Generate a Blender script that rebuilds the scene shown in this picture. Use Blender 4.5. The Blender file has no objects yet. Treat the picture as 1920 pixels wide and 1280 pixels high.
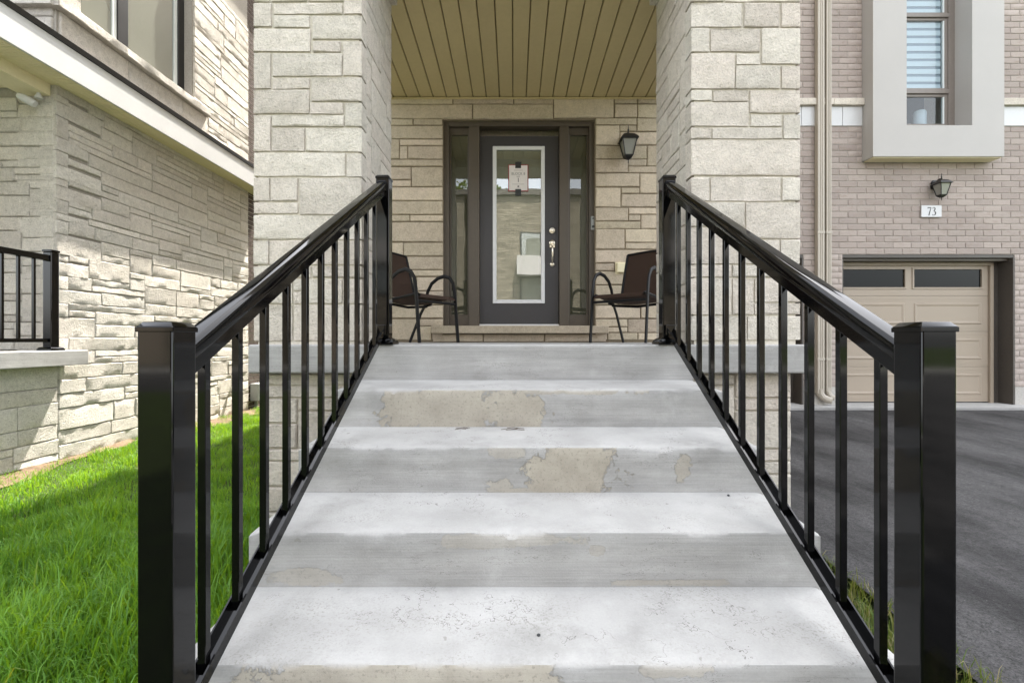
import bpy, bmesh, math, random
import numpy as np
from mathutils import Vector, Matrix
R = math.radians
scene = bpy.context.scene
COL = scene.collection
rnd = random.Random(7)

# ------------------------------------------------------------------ camera, sky, sun, exposure
ZC = 1.20                      # camera height; the camera stands at x = 0, y = 0 and looks along +y
F = 880.0                      # focal length in pixels of the 1920 px wide photograph
cam_d = bpy.data.cameras.new('camera'); cam = bpy.data.objects.new('camera', cam_d); COL.objects.link(cam)
cam.location = (0, 0, ZC); cam.rotation_euler = (R(90), 0, 0)
cam_d.sensor_width = 36; cam_d.lens = 36 * F / 1920
cam_d.shift_x = -3 / 1920; cam_d.shift_y = -3 / 1920
cam_d.clip_start = 0.05; cam_d.clip_end = 500
scene.camera = cam

KX, KY = 0.16, 0.52            # sideways and forward run of the sunlight for one metre of fall
elev = math.atan2(1, math.hypot(KX, KY)); azim = math.atan2(KX, KY)
world = bpy.data.worlds.new('World'); scene.world = world; world.use_nodes = True
wn = world.node_tree.nodes; wl_ = world.node_tree.links
sky = wn.new('ShaderNodeTexSky'); sky.sky_type = 'NISHITA'; sky.sun_disc = False
sky.sun_elevation = elev; sky.sun_rotation = azim
sky.air_density = 1.0; sky.dust_density = 2.5; sky.ozone_density = 1.0
bg = wn['Background']; bg.inputs['Strength'].default_value = 0.14
hs = wn.new('ShaderNodeHueSaturation'); hs.inputs['Saturation'].default_value = 0.24   # thin bright cloud over the blue
wl_.new(sky.outputs[0], hs.inputs['Color']); wl_.new(hs.outputs[0], bg.inputs['Color'])
sun_d = bpy.data.lights.new('sun', 'SUN'); sun = bpy.data.objects.new('sun', sun_d); COL.objects.link(sun)
sun_d.energy = 2.6; sun_d.angle = R(0.5); sun_d.color = (1.0, 0.94, 0.84)
sun.rotation_euler = Vector((-KX, -KY, -1)).to_track_quat('-Z', 'Y').to_euler()
scene.view_settings.view_transform = 'Standard'; scene.view_settings.look = 'None'
scene.view_settings.exposure = 2.90; scene.view_settings.gamma = 1.0
scene.view_settings.use_curve_mapping = False
scene.cycles.max_bounces = 10; scene.cycles.diffuse_bounces = 5; scene.cycles.glossy_bounces = 4

# ------------------------------------------------------------------ materials
class Mat:
    def __init__(s, name):
        s.m = bpy.data.materials.new(name); s.m.use_nodes = True
        s.t = s.m.node_tree; s.b = s.t.nodes['Principled BSDF']; s.p = None
    def n(s, typ, props=None, **inp):
        nd = s.t.nodes.new('ShaderNode' + typ)
        for k, v in (props or {}).items(): setattr(nd, k, v)
        for k, v in inp.items():
            k = int(k[1:]) if k[0] == 'i' and k[1:].isdigit() else k.replace('_', ' ')
            s.put(nd.inputs[k], v)
        return nd
    def put(s, sock, v):
        if isinstance(v, bpy.types.NodeSocket): s.t.links.new(v, sock)
        elif isinstance(v, bpy.types.Node): s.t.links.new(v.outputs[0], sock)
        else:
            if isinstance(v, tuple) and len(v) == 3 and sock.type == 'RGBA': v = (*v, 1)
            sock.default_value = v
    def pos(s):
        if not s.p: s.p = s.n('NewGeometry')
        return s.p.outputs['Position']
    def math(s, op, a, b=0.0, clamp=False): return s.n('Math', dict(operation=op, use_clamp=clamp), i0=a, i1=b)
    def noise(s, scale, detail=4, rough=0.55, stretch=None, off=None):
        v = s.pos()
        if stretch: v = s.n('Mapping', i0=v, Scale=stretch).outputs[0]
        return s.n('TexNoise', i0=v, Scale=scale, Detail=detail, Roughness=rough).outputs[0]
    def ramp(s, f, lo, hi, a=0.0, b=1.0):
        return s.n('MapRange', i0=f, i1=lo, i2=hi, i3=a, i4=b).outputs[0]
    def mix(s, f, a, b):
        nd = s.t.nodes.new('ShaderNodeMix'); nd.data_type = 'RGBA'
        s.put(nd.inputs[0], f); s.put(nd.inputs[6], a); s.put(nd.inputs[7], b)
        return nd.outputs[2]
    def scale(s, c, f):
        nd = s.n('VectorMath', dict(operation='SCALE'))
        s.put(nd.inputs[0], c); s.put(nd.inputs['Scale'], f); return nd.outputs[0]
    def rand(s): return s.n('ObjectInfo').outputs['Random']
    def base(s, c, rough=0.8, spec=0.5, metal=0.0):
        s.put(s.b.inputs['Base Color'], c); s.put(s.b.inputs['Roughness'], rough)
        s.put(s.b.inputs['Specular IOR Level'], spec); s.put(s.b.inputs['Metallic'], metal)
    def bump(s, h, dist=0.004, strength=1.0, prev=None):
        nd = s.n('Bump', Height=h, Distance=dist, Strength=strength)
        if prev: s.t.links.new(prev.outputs[0], nd.inputs['Normal'])
        s.t.links.new(nd.outputs[0], s.b.inputs['Normal']); return nd

def plain(name, c, rough=0.6, var=0.06, spec=0.5, metal=0.0, bump=0.0, scale=30, rv=0.0):
    m = Mat(name)
    n1 = m.noise(scale, 5); n2 = m.noise(2.2, 3)
    f = m.math('ADD', m.ramp(n1, 0.3, 0.7, 1 - var, 1 + var), m.ramp(n2, 0.3, 0.7, -var, var))
    if rv: f = m.math('ADD', f, m.ramp(m.rand(), 0, 1, -rv, rv))
    m.base(m.scale(c, f), m.ramp(n2, 0.3, 0.7, rough * 0.85, min(1, rough * 1.15)), spec, metal)
    if bump: m.bump(n1, bump)
    return m.m

def stone_mat(name, a, b, var=0.16, coarse=0.014, fine=0.012):
    m = Mat(name)
    r = m.rand(); big = m.noise(1.3, 3); mid = m.noise(20, 7, 0.68); fin = m.noise(75, 5, 0.75)
    tone = m.math('ADD', m.math('MULTIPLY', r, 0.75), m.ramp(big, 0.35, 0.65, -0.1, 0.35), clamp=True)
    c = m.mix(tone, a, b)
    r2 = m.math('FRACT', m.math('MULTIPLY', r, 7.31))
    f = m.math('ADD', m.ramp(r2, 0, 1, 1 - var, 1 + var * 0.6), m.ramp(mid, 0.3, 0.7, -0.13, 0.11))
    f = m.math('ADD', f, m.ramp(fin, 0.35, 0.65, -0.12, 0.12))
    pits = m.math('MAXIMUM', m.ramp(m.noise(38, 3, 0.6), 0.65, 0.71), m.math('MULTIPLY', m.ramp(m.noise(85, 4, 0.7, (1, 1, 1.6)), 0.58, 0.66), 0.6))
    c = m.mix(m.math('MULTIPLY', pits, 0.4), m.scale(c, f), (0.16, 0.13, 0.10))
    m.base(c, 0.92, 0.25)
    pv = m.bump(mid, coarse); m.bump(fin, fine, 1.0, pv)
    return m.m

M = {}
M['pillar'] = stone_mat('limestone_cream', (0.645, 0.605, 0.525), (0.62, 0.555, 0.482), 0.11)
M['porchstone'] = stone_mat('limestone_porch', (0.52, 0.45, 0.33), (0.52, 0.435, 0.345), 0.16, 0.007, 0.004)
M['nstone'] = stone_mat('limestone_grey', (0.70, 0.67, 0.61), (0.67, 0.62, 0.555), 0.13, 0.013, 0.020)
M['mortar'] = plain('mortar', (0.56, 0.525, 0.45), 0.95, 0.12, 0.2, bump=0.003, scale=60)
M['darkmortar'] = plain('mortar_grey', (0.33, 0.31, 0.275), 0.95, 0.12, 0.2, bump=0.003, scale=60)
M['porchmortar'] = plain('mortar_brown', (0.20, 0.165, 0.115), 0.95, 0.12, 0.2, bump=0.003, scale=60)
M['brickmortar'] = plain('brick_mortar', (0.37, 0.335, 0.305), 0.95, 0.12, 0.2, bump=0.003, scale=60)

def brick_mat(name, a, b, d):
    m = Mat(name); r = m.rand(); n1 = m.noise(9, 5, 0.6, (1, 1, 2.5)); n2 = m.noise(70, 5, 0.7)
    c = m.mix(r, a, b)
    c = m.mix(m.math('MULTIPLY', m.ramp(n1, 0.54, 0.74), 0.5), c, d)
    r2 = m.math('FRACT', m.math('MULTIPLY', r, 5.77))
    f = m.math('ADD', m.ramp(r2, 0, 1, 0.90, 1.08), m.ramp(n2, 0.3, 0.7, -0.10, 0.10))
    m.base(m.scale(c, f), 0.9, 0.25); m.bump(n2, 0.003)
    return m.m
M['brick'] = brick_mat('pinkish_grey_brick', (0.375, 0.322, 0.290), (0.325, 0.274, 0.248), (0.24, 0.185, 0.150))
M['darkbrick'] = brick_mat('dark_brown_brick', (0.11, 0.085, 0.07), (0.09, 0.07, 0.06), (0.06, 0.045, 0.04))
M['stucco'] = plain('stucco_offwhite', (0.435, 0.42, 0.405), 0.9, 0.03, 0.25, bump=0.0015, scale=160)
M['white'] = plain('white_aluminium', (0.55, 0.555, 0.56), 0.4, 0.02)
M['blackmetal'] = None
def gloss_black():
    m = Mat('glossy_black_enamel'); n = m.noise(7, 3); d = m.noise(140, 4, 0.7)
    c = m.mix(m.ramp(d, 0.66, 0.76, 0, 0.10), (0.0016, 0.0016, 0.0018), (0.04, 0.038, 0.036))
    m.base(c, m.ramp(n, 0.3, 0.7, 0.04, 0.09), 0.40)
    m.b.inputs['IOR'].default_value = 1.45
    m.bump(m.noise(3.5, 2), 0.0003); return m.m
M['blackmetal'] = gloss_black()
M['blackframe'] = plain('black_window_frame', (0.012, 0.012, 0.013), 0.35, 0.05)
M['drip'] = plain('black_drip_edge', (0.015, 0.015, 0.016), 0.4, 0.05)
M['soffit'] = plain('tan_soffit', (0.56, 0.455, 0.255), 0.55, 0.03, rv=0.03)
M['cream'] = plain('cream_trim', (0.74, 0.665, 0.45), 0.5, 0.03)
M['doorgrey'] = plain('charcoal_door_paint', (0.036, 0.034, 0.037), 0.45, 0.04)
M['frame'] = plain('taupe_frame_paint', (0.078, 0.062, 0.045), 0.45, 0.05)
M['trimdark'] = plain('dark_taupe_trim', (0.062, 0.053, 0.045), 0.5, 0.08)
M['garage'] = plain('beige_garage_paint', (0.325, 0.268, 0.207), 0.45, 0.03, bump=0.0005, scale=220)
M['pipe'] = plain('beige_downspout_paint', (0.40, 0.36, 0.30), 0.4, 0.03)
M['litewhite'] = plain('white_lite_frame', (0.66, 0.66, 0.66), 0.4, 0.02)
M['nickel'] = plain('satin_nickel', (0.72, 0.66, 0.55), 0.28, 0.05, metal=1.0)
M['lampblack'] = plain('black_lantern_metal', (0.006, 0.0055, 0.005), 0.45, 0.15)
M['paper'] = plain('white_paper', (0.74, 0.70, 0.68), 0.8, 0.02)
M['red'] = plain('red_card_border', (0.26, 0.022, 0.022), 0.6, 0.03)
M['tape'] = plain('dark_tape', (0.018, 0.02, 0.022), 0.5, 0.03)
M['ink'] = plain('black_ink', (0.015, 0.015, 0.016), 0.7, 0.0)
M['greyink'] = plain('faded_ink', (0.22, 0.21, 0.20), 0.7, 0.0)
M['blind'] = plain('pale_blind', (0.50, 0.52, 0.54), 0.8, 0.02)
M['blindsheer'] = plain('sheer_blind_band', (0.20, 0.22, 0.25), 0.8, 0.02)
M['sash'] = plain('taupe_sash', (0.19, 0.165, 0.145), 0.45, 0.05)
M['sashpale'] = plain('pale_glazing_bead', (0.62, 0.66, 0.66), 0.4, 0.02)
M['sling'] = None
def sling():
    m = Mat('brown_sling_mesh'); v = m.n('TexCoord').outputs['Object']
    w1 = m.n('TexWave', dict(wave_type='BANDS', bands_direction='X'), Vector=v, Scale=70.0).outputs[1]
    w2 = m.n('TexWave', dict(wave_type='BANDS', bands_direction='Z'), Vector=v, Scale=70.0).outputs[1]
    w = m.math('MULTIPLY', w1, w2)
    m.base(m.mix(w, (0.030, 0.016, 0.010), (0.072, 0.041, 0.026)), 0.8, 0.3); m.bump(w, 0.001); return m.m
M['sling'] = sling()
M['chairmetal'] = plain('dark_chair_tube', (0.005, 0.0045, 0.0045), 0.5, 0.08, 0.25)
M['grey'] = plain('grey_plastic', (0.28, 0.29, 0.28), 0.5, 0.04)
M['tapred'] = plain('red_tap_handle', (0.42, 0.03, 0.025), 0.45, 0.05)
def far_wall():
    m = Mat('opposite_stone'); xyz = m.n('SeparateXYZ', i0=m.pos())
    v = m.n('CombineXYZ', i0=xyz.outputs[0], i1=xyz.outputs[2])
    b = m.n('TexBrick', Vector=v, Color1=(0.15, 0.13, 0.10), Color2=(0.25, 0.22, 0.17), Mortar=(0.09, 0.08, 0.065), Scale=1.0)
    b.inputs['Brick Width'].default_value = 0.55; b.inputs['Row Height'].default_value = 0.15; b.inputs['Mortar Size'].default_value = 0.01
    m.base(b.outputs[0], 0.9, 0.2); return m.m
M['farstone'] = far_wall()
M['interior'] = plain('dim_interior', (0.05, 0.05, 0.045), 0.9, 0.1)
M['curtain'] = plain('pale_curtain', (0.42, 0.44, 0.42), 0.9, 0.05)
M['roof'] = plain('dark_roof', (0.06, 0.055, 0.05), 0.9, 0.15, bump=0.004)
M['bulb'] = plain('unlit_bulb', (0.80, 0.80, 0.76), 0.3, 0.0)

def glass_mat(name, tint, refl=0.10, ior=1.5, opaque=None, body_c=(0.24, 0.27, 0.22)):
    m = Mat(name); out = m.t.nodes['Material Output']
    fr = m.n('Fresnel', IOR=ior); g = m.n('BsdfGlossy', Roughness=0.0); g.inputs['Color'].default_value = (0.95, 0.97, 0.96, 1)
    wob = m.n('Bump', Height=m.noise(2.2, 2), Distance=0.0006)
    m.t.links.new(wob.outputs[0], g.inputs['Normal'])
    tr = m.n('BsdfTransparent'); tr.inputs['Color'].default_value = (*tint, 1)
    body = tr
    if opaque: body = m.n('MixShader', i0=opaque, i1=tr, i2=m.n('BsdfDiffuse', Color=(*body_c, 1)))
    f = m.math('ADD', fr, refl, clamp=True)
    f = m.math('MULTIPLY', f, m.math('SUBTRACT', 1.0, m.n('NewGeometry').outputs['Backfacing']))
    mx = m.n('MixShader', i0=f, i1=body, i2=g)
    m.t.links.new(mx.outputs[0], out.inputs['Surface']); return m.m
M['doorglass'] = glass_mat('door_glass', (0.75, 0.8, 0.72), 0.17, 1.5, 0.45, (0.25, 0.26, 0.20))
M['sidelight'] = glass_mat('sidelight_glass', (0.55, 0.56, 0.46), 0.06, 1.5, 0.40, (0.13, 0.13, 0.09))
M['winglass'] = glass_mat('window_glass', (0.90, 0.95, 0.97), 0.02)
M['sideglass'] = glass_mat('upper_window_glass', (0.7, 0.72, 0.68), 0.12, 1.5, 0.62, (0.27, 0.28, 0.24))
M['darkglass'] = glass_mat('garage_glass', (0.10, 0.10, 0.11), -0.03)
M['lampglass'] = glass_mat('lantern_glass', (0.9, 0.9, 0.88), 0.04, 1.4, 0.65, (0.36, 0.36, 0.33))

def concrete(name, patches=(), tone=1.0, worn=0.0):
    m = Mat(name)
    brush = m.noise(1.0, 6, 0.65, (2.0, 2.0, 190.0)); streak = m.noise(2.0, 4, 0.6, (1.2, 1.2, 9.0))
    blot = m.noise(5.0, 5, 0.6); grain = m.noise(150, 4, 0.7); sp = m.noise(120, 3, 0.7)
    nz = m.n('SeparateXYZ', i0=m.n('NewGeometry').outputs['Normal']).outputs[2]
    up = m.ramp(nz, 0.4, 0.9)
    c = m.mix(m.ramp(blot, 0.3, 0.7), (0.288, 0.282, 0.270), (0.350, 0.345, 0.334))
    c = m.mix(m.math('MULTIPLY', up, 0.9), c, m.mix(m.ramp(blot, 0.3, 0.7), (0.362, 0.355, 0.338), (0.420, 0.413, 0.396)))   # up-facing faces mixed towards a paler cement tone than the risers
    f = m.math('ADD', m.ramp(streak, 0.3, 0.7, 0.84, 1.12), m.ramp(grain, 0.3, 0.7, -0.05, 0.05))
    f = m.math('ADD', f, m.math('MULTIPLY', m.ramp(brush, 0.3, 0.7, -0.09, 0.07), m.math('SUBTRACT', 1.0, up)))
    c = m.scale(c, m.math('MULTIPLY', f, tone))
    # scuffed, speckled wear on the walked-on faces
    area = m.ramp(m.math('ADD', m.noise(2.6, 5, 0.72, (1, 1.8, 1)), worn), 0.46, 0.66)
    speck = m.math('MULTIPLY', m.math('MULTIPLY', m.ramp(sp, 0.53, 0.62), area), up)
    c = m.mix(m.math('MULTIPLY', speck, 0.55), c, (0.20, 0.19, 0.165))
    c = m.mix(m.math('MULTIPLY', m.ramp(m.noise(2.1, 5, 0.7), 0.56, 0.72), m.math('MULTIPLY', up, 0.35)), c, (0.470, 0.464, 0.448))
    # small dark pits and hairline scratches
    pit = m.ramp(m.noise(23, 2, 0.5), 0.73, 0.76)
    c = m.mix(m.math('MULTIPLY', pit, 0.55), c, (0.20, 0.19, 0.17))
    hair = m.noise(3.0, 5, 0.75, (1, 1, 5))
    crack = m.math('LESS_THAN', m.math('ABSOLUTE', m.math('SUBTRACT', hair, 0.5)), 0.0022)
    crack = m.math('MULTIPLY', crack, m.ramp(m.noise(2.6, 3), 0.50, 0.54))
    c = m.mix(m.math('MULTIPLY', crack, 0.75), c, (0.11, 0.10, 0.09))
    # grey damp stains and pale lime bloom
    c = m.mix(m.math('MULTIPLY', m.ramp(m.noise(3.4, 6, 0.72, (1, 1, 1.8)), 0.54, 0.68), 0.30), c, (0.20, 0.195, 0.18))
    c = m.mix(m.math('MULTIPLY', m.ramp(m.noise(4.7, 6, 0.72), 0.60, 0.74), 0.35), c, (0.46, 0.455, 0.44))
    h = m.math('ADD', m.math('MULTIPLY', brush, 0.5), m.math('MULTIPLY', grain, 0.6))
    mask = None
    if patches:
        xyz = m.n('SeparateXYZ', i0=m.pos()); x, z = xyz.outputs[0], xyz.outputs[2]
        wob = m.math('ADD', m.ramp(m.noise(5.5, 3, 0.6), 0.25, 0.75, -0.75, 0.75), m.ramp(m.noise(34, 6, 0.8), 0.25, 0.75, -0.42, 0.42))
        for (cx, cz, rx, rz, st) in patches:
            dx = m.math('ABSOLUTE', m.math('DIVIDE', m.math('SUBTRACT', x, cx), rx))
            dz = m.math('ABSOLUTE', m.math('DIVIDE', m.math('SUBTRACT', z, cz), rz))
            d = m.math('ADD', m.math('SQRT', m.math('ADD', m.math('POWER', dx, 2.6), m.math('POWER', dz, 2.6))), wob)
            k = m.math('MULTIPLY', m.ramp(d, 0.91, 0.98, 1.0, 0.0), st)
            mask = k if mask is None else m.math('MAXIMUM', mask, k)
        mask = m.math('MULTIPLY', mask, m.math('SUBTRACT', 1.0, up))
        pc = m.mix(m.ramp(m.noise(7, 5, 0.65), 0.3, 0.7), (0.40, 0.368, 0.305), (0.29, 0.262, 0.215))
        pc = m.mix(m.ramp(m.noise(85, 4, 0.75), 0.55, 0.64, 0, 0.65), pc, (0.19, 0.17, 0.14))
        c = m.mix(mask, c, pc)
        h = m.math('SUBTRACT', h, m.math('MULTIPLY', mask, 0.8))
    m.base(c, 0.9, 0.3); m.bump(h, 0.0022)
    return m.m
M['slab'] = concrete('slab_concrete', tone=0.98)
M['foundation'] = plain('parged_foundation', (0.42, 0.40, 0.37), 0.95, 0.12, bump=0.004, scale=40)

def asphalt():
    m = Mat('asphalt'); n1 = m.noise(1.5, 6, 0.65, (1.3, 0.45, 1)); n2 = m.noise(160, 3, 0.7); n3 = m.noise(45, 4, 0.7); n4 = m.noise(6, 5, .7)
    c = m.mix(m.ramp(n1, 0.38, 0.66), (0.017, 0.016, 0.016), (0.095, 0.092, 0.092))
    c = m.mix(m.ramp(n4, 0.55, 0.75, 0, 0.5), c, (0.085, 0.082, 0.080))
    f = m.math('ADD', m.ramp(n2, 0.35, 0.65, 0.5, 1.5), m.ramp(n3, 0.35, 0.65, -0.3, 0.3))
    st = m.ramp(m.noise(95, 2, 0.5), 0.70, 0.74); c = m.mix(m.math('MULTIPLY', st, 0.5), c, (0.16, 0.155, 0.15))
    cr = m.math('LESS_THAN', m.math('ABSOLUTE', m.math('SUBTRACT', m.noise(1.1, 6, 0.7), 0.5)), 0.0016); c = m.mix(m.math('MULTIPLY', cr, 0.7), c, (0.008, 0.008, 0.008))
    m.base(m.scale(c, f), 0.85, 0.4); pv = m.bump(n2, 0.010); m.bump(n3, 0.012, 1, pv); return m.m
M['asphalt'] = asphalt()
def soil():
    m = Mat('soil'); n = m.noise(6, 6, 0.7); n2 = m.noise(60, 4, 0.7)
    c = m.mix(m.ramp(n, 0.35, 0.65), (0.10, 0.068, 0.045), (0.19, 0.135, 0.085))
    m.base(m.scale(c, m.ramp(n2, 0.3, 0.7, 0.7, 1.25)), 0.95, 0.2); m.bump(n2, 0.012); return m.m
M['soil'] = soil()
def turf():
    m = Mat('turf'); n = m.noise(3, 6, 0.7); n2 = m.noise(90, 4, 0.7)
    c = m.mix(m.ramp(n, 0.42, 0.62), (0.045, 0.060, 0.018), (0.060, 0.095, 0.02))
    m.base(m.scale(c, m.ramp(n2, 0.3, 0.7, 0.5, 1.4)), 0.95, 0.2); m.bump(n2, 0.02); return m.m
M['turf'] = turf()
def blade(name, a, b, dry, dr=0.90, tf=(3.0, 2.2, 0.45)):
    m = Mat(name); g = m.n('NewGeometry'); r = g.outputs['Random Per Island']; n = m.noise(2.3, 4, 0.6)
    c = m.mix(m.math('ADD', m.math('MULTIPLY', r, 0.6), m.ramp(n, 0.3, 0.7, -0.1, 0.5), clamp=True), a, b)
    c = m.mix(m.ramp(m.math('FRACT', m.math('MULTIPLY', r, 9.7)), dr, dr + 0.04), c, dry)
    m.base(c, 0.55, 0.35)
    out = m.t.nodes['Material Output']; tl = m.n('BsdfTranslucent'); m.put(tl.inputs['Color'], m.n('VectorMath', dict(operation='MULTIPLY'), i0=c, i1=tf))
    mx = m.n('MixShader', i0=0.35, i1=m.b, i2=tl); m.t.links.new(mx.outputs[0], out.inputs['Surface']); return m.m
M['grass'] = blade('grass_blades', (0.044, 0.132, 0.014), (0.135, 0.28, 0.032), (0.19, 0.21, 0.07), 0.975)
M['drygrass'] = blade('dry_grass_blades', (0.06, 0.13, 0.018), (0.17, 0.18, 0.05), (0.27, 0.235, 0.13), 0.74, (1.2, 1.15, 0.6))
M['leaf'] = blade('tree_leaves', (0.03, 0.07, 0.012), (0.085, 0.14, 0.022), (0.12, 0.14, 0.03))
M['bark'] = plain('bark', (0.09, 0.065, 0.045), 0.95, 0.3, bump=0.01, scale=12)
M['weed'] = plain('weed_leaf', (0.06, 0.17, 0.03), 0.5, 0.15)

# ------------------------------------------------------------------ object helpers
def tag(o, label=None, cat=None, group=None, kind=None):
    for k, v in (('label', label), ('category', cat), ('group', group), ('kind', kind)):
        if v: o[k] = v
    return o
def wloc(o):
    v = Vector((0, 0, 0))
    while o: v += o.location; o = o.parent
    return v
def thing(name, label, cat, loc=(0, 0, 0), group=None):
    o = bpy.data.objects.new(name, None); COL.objects.link(o); o.location = loc
    o.empty_display_size = 0.1
    return tag(o, label, cat, group)
def link(name, me, parent, centre):
    o = bpy.data.objects.new(name, me); COL.objects.link(o)
    if parent: o.parent = parent; o.location = Vector(centre) - wloc(parent)
    else: o.location = centre
    return o
class MB:
    def __init__(s): s.v = []; s.f = []
    def add(s, vs, fs):
        k = len(s.v); s.v += [tuple(v) for v in vs]; s.f += [tuple(i + k for i in f) for f in fs]; return s
    def box(s, x0, x1, y0, y1, z0, z1):
        return s.add([(x0,y0,z0),(x1,y0,z0),(x1,y1,z0),(x0,y1,z0),(x0,y0,z1),(x1,y0,z1),(x1,y1,z1),(x0,y1,z1)],
                     [(0,3,2,1),(4,5,6,7),(0,1,5,4),(1,2,6,5),(2,3,7,6),(3,0,4,7)])
    def hexa(s, pts):   # 8 points ordered like box
        return s.add(pts, [(0,3,2,1),(4,5,6,7),(0,1,5,4),(1,2,6,5),(2,3,7,6),(3,0,4,7)])
    def prism(s, poly, axis, a, b):   # polygon in the two other axes, extruded along axis from a to b
        def P(p, t):
            q = list(p); q.insert(axis, t); return tuple(q)
        n = len(poly); vs = [P(p, a) for p in poly] + [P(p, b) for p in poly]
        fs = [tuple(range(n)), tuple(range(2*n-1, n-1, -1))] + [(i, i+n, (i+1) % n + n, (i+1) % n) for i in range(n)]
        return s.add(vs, fs)
    def tube(s, path, r, seg=8, flat=1.0, up=(0, 0, 1), closed=False):
        path = [Vector(p) for p in path]; n = len(path); rings = []
        for i, p in enumerate(path):
            t = (path[min(i+1, n-1)] - path[max(i-1, 0)]).normalized()
            u = Vector(up); u = (u - t * u.dot(t))
            if u.length < 1e-3: u = Vector((1, 0, 0)); u -= t * u.dot(t)
            u.normalize(); w = t.cross(u)
            rr = r[i] if isinstance(r, (list, tuple)) else r
            rings.append([p + u * (math.sin(2*math.pi*k/seg) * rr * flat) + w * (math.cos(2*math.pi*k/seg) * rr) for k in range(seg)])
        vs = [v for g in rings for v in g]; fs = []
        for i in range(n - 1):
            for k in range(seg):
                a = i*seg + k; b = i*seg + (k+1) % seg
                fs.append((a, b, b + seg, a + seg))
        fs.append(tuple(range(seg - 1, -1, -1))); fs.append(tuple((n-1)*seg + k for k in range(seg)))
        return s.add(vs, fs)
    def lathe(s, prof, c, seg=16, axis=2, sq=False):
        cx, cy, cz = c; vs = []; fs = []; off = math.pi/4 if sq else 0
        k = 4 if sq else seg; mul = math.sqrt(2) if sq else 1
        for (r, h) in prof:
            for i in range(k):
                a = 2*math.pi*i/k + off; p = [r*mul*math.cos(a), r*mul*math.sin(a), h]
                if axis == 1: p = [p[0], h, p[1]]
                vs.append((cx+p[0], cy+p[1], cz+p[2]))
        for j in range(len(prof)-1):
            for i in range(k): fs.append((j*k+i, j*k+(i+1) % k, (j+1)*k+(i+1) % k, (j+1)*k+i))
        fs.append(tuple(range(k-1, -1, -1))); fs.append(tuple((len(prof)-1)*k+i for i in range(k)))
        return s.add(vs, fs)
    def build(s, name, mat, parent=None, bevel=0.0, seg=2, smooth=35, centre=None):
        V = np.array(s.v, dtype=float)
        c = (V.min(0) + V.max(0)) / 2 if centre is None else np.array(centre)
        me = bpy.data.meshes.new(name); me.from_pydata((V - c).tolist(), [], s.f); me.update()
        bm = bmesh.new(); bm.from_mesh(me)
        bmesh.ops.recalc_face_normals(bm, faces=bm.faces)
        if bevel:
            ed = [e for e in bm.edges if len(e.link_faces) == 2 and e.calc_face_angle(0) > R(28)]
            bmesh.ops.bevel(bm, geom=ed, offset=bevel, segments=seg, affect='EDGES', profile=0.5, clamp_overlap=True)
        bm.to_mesh(me); bm.free()
        if bevel and smooth: smooth = min(smooth, 18 if seg < 3 else 14)   # keep the large faces truly flat
        if smooth:
            me.polygons.foreach_set('use_smooth', [True] * len(me.polygons)); me.set_sharp_from_angle(angle=R(smooth))
        me.materials.append(mat)
        return link(name, me, parent, c)

def stone(parent, O, U, N, u0, u1, z0, z1, mat, t=0.018, back=-0.03, rough=0.004, cell=0.075, gap=0.004, name='stone', rim=0.55, nmax=9):
    """one stone with a split face; O origin of the wall plane, U along the wall, N outwards, z is world height"""
    u0 += gap; u1 -= gap; z0 += gap; z1 -= gap
    nx = max(1, min(nmax, round((u1-u0)/cell))); nz = max(1, min(5, round((z1-z0)/(cell*0.8))))
    e = min(0.007, (u1-u0)*0.2, (z1-z0)*0.2)
    us = [u0] + [u0+e+(u1-u0-2*e)*i/nx for i in range(nx+1)] + [u1]
    zs = [z0] + [z0+e+(z1-z0-2*e)*i/nz for i in range(nz+1)] + [z1]
    tu = rnd.uniform(-1, 1)*rough*0.6; tz = rnd.uniform(-1, 1)*rough*0.6; t0 = t + rnd.uniform(-0.4, 0.4)*rough
    O = Vector(O); U = Vector(U); N = Vector(N); c = O + U*((u0+u1)/2); c.z = (z0+z1)/2
    W, H = len(us), len(zs); vs = []
    for j, z in enumerate(zs):
        for i, u in enumerate(us):
            bd = i in (0, W-1) or j in (0, H-1)
            if bd:
                n = t0*rim + rnd.uniform(-1, 1)*rough*0.25; ju = rnd.uniform(-1, 1)*0.0018*(1 if i in (0, W-1) else 0); jz = rnd.uniform(-1, 1)*0.0018*(1 if j in (0, H-1) else 0)
            else:
                n = t0 + rnd.uniform(-1, 1)*rough + tu*((u-u0)/(u1-u0)-0.5)*2 + tz*((z-z0)/(z1-z0)-0.5)*2
                ju = rnd.uniform(-1, 1)*e*0.35; jz = rnd.uniform(-1, 1)*e*0.35
            p = O + U*(u+ju) + N*n; p.z = z + jz; vs.append(p - c)
    fs = [(j*W+i, j*W+i+1, (j+1)*W+i+1, (j+1)*W+i) for j in range(H-1) for i in range(W-1)]
    ring = [i for i in range(W)] + [j*W+W-1 for j in range(1, H)] + [(H-1)*W+i for i in range(W-2, -1, -1)] + [j*W for j in range(H-2, 0, -1)]
    k = len(vs)
    for r in ring:
        p = vs[r] + c; d = (p - O).dot(N); vs.append(p + N*(back - d) - c)
    n = len(ring)
    for i in range(n): fs.append((ring[i], k+i, k+(i+1) % n, ring[(i+1) % n]))
    if U.cross(Vector((0, 0, 1))).dot(N) < 0: fs = [f[::-1] for f in fs]
    me = bpy.data.meshes.new(name); me.from_pydata([tuple(v) for v in vs], [], fs); me.update()
    me.polygons.foreach_set('use_smooth', [True]*len(me.polygons)); me.set_sharp_from_angle(angle=R(24))
    me.materials.append(mat)
    return link(name, me, parent, c)

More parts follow.
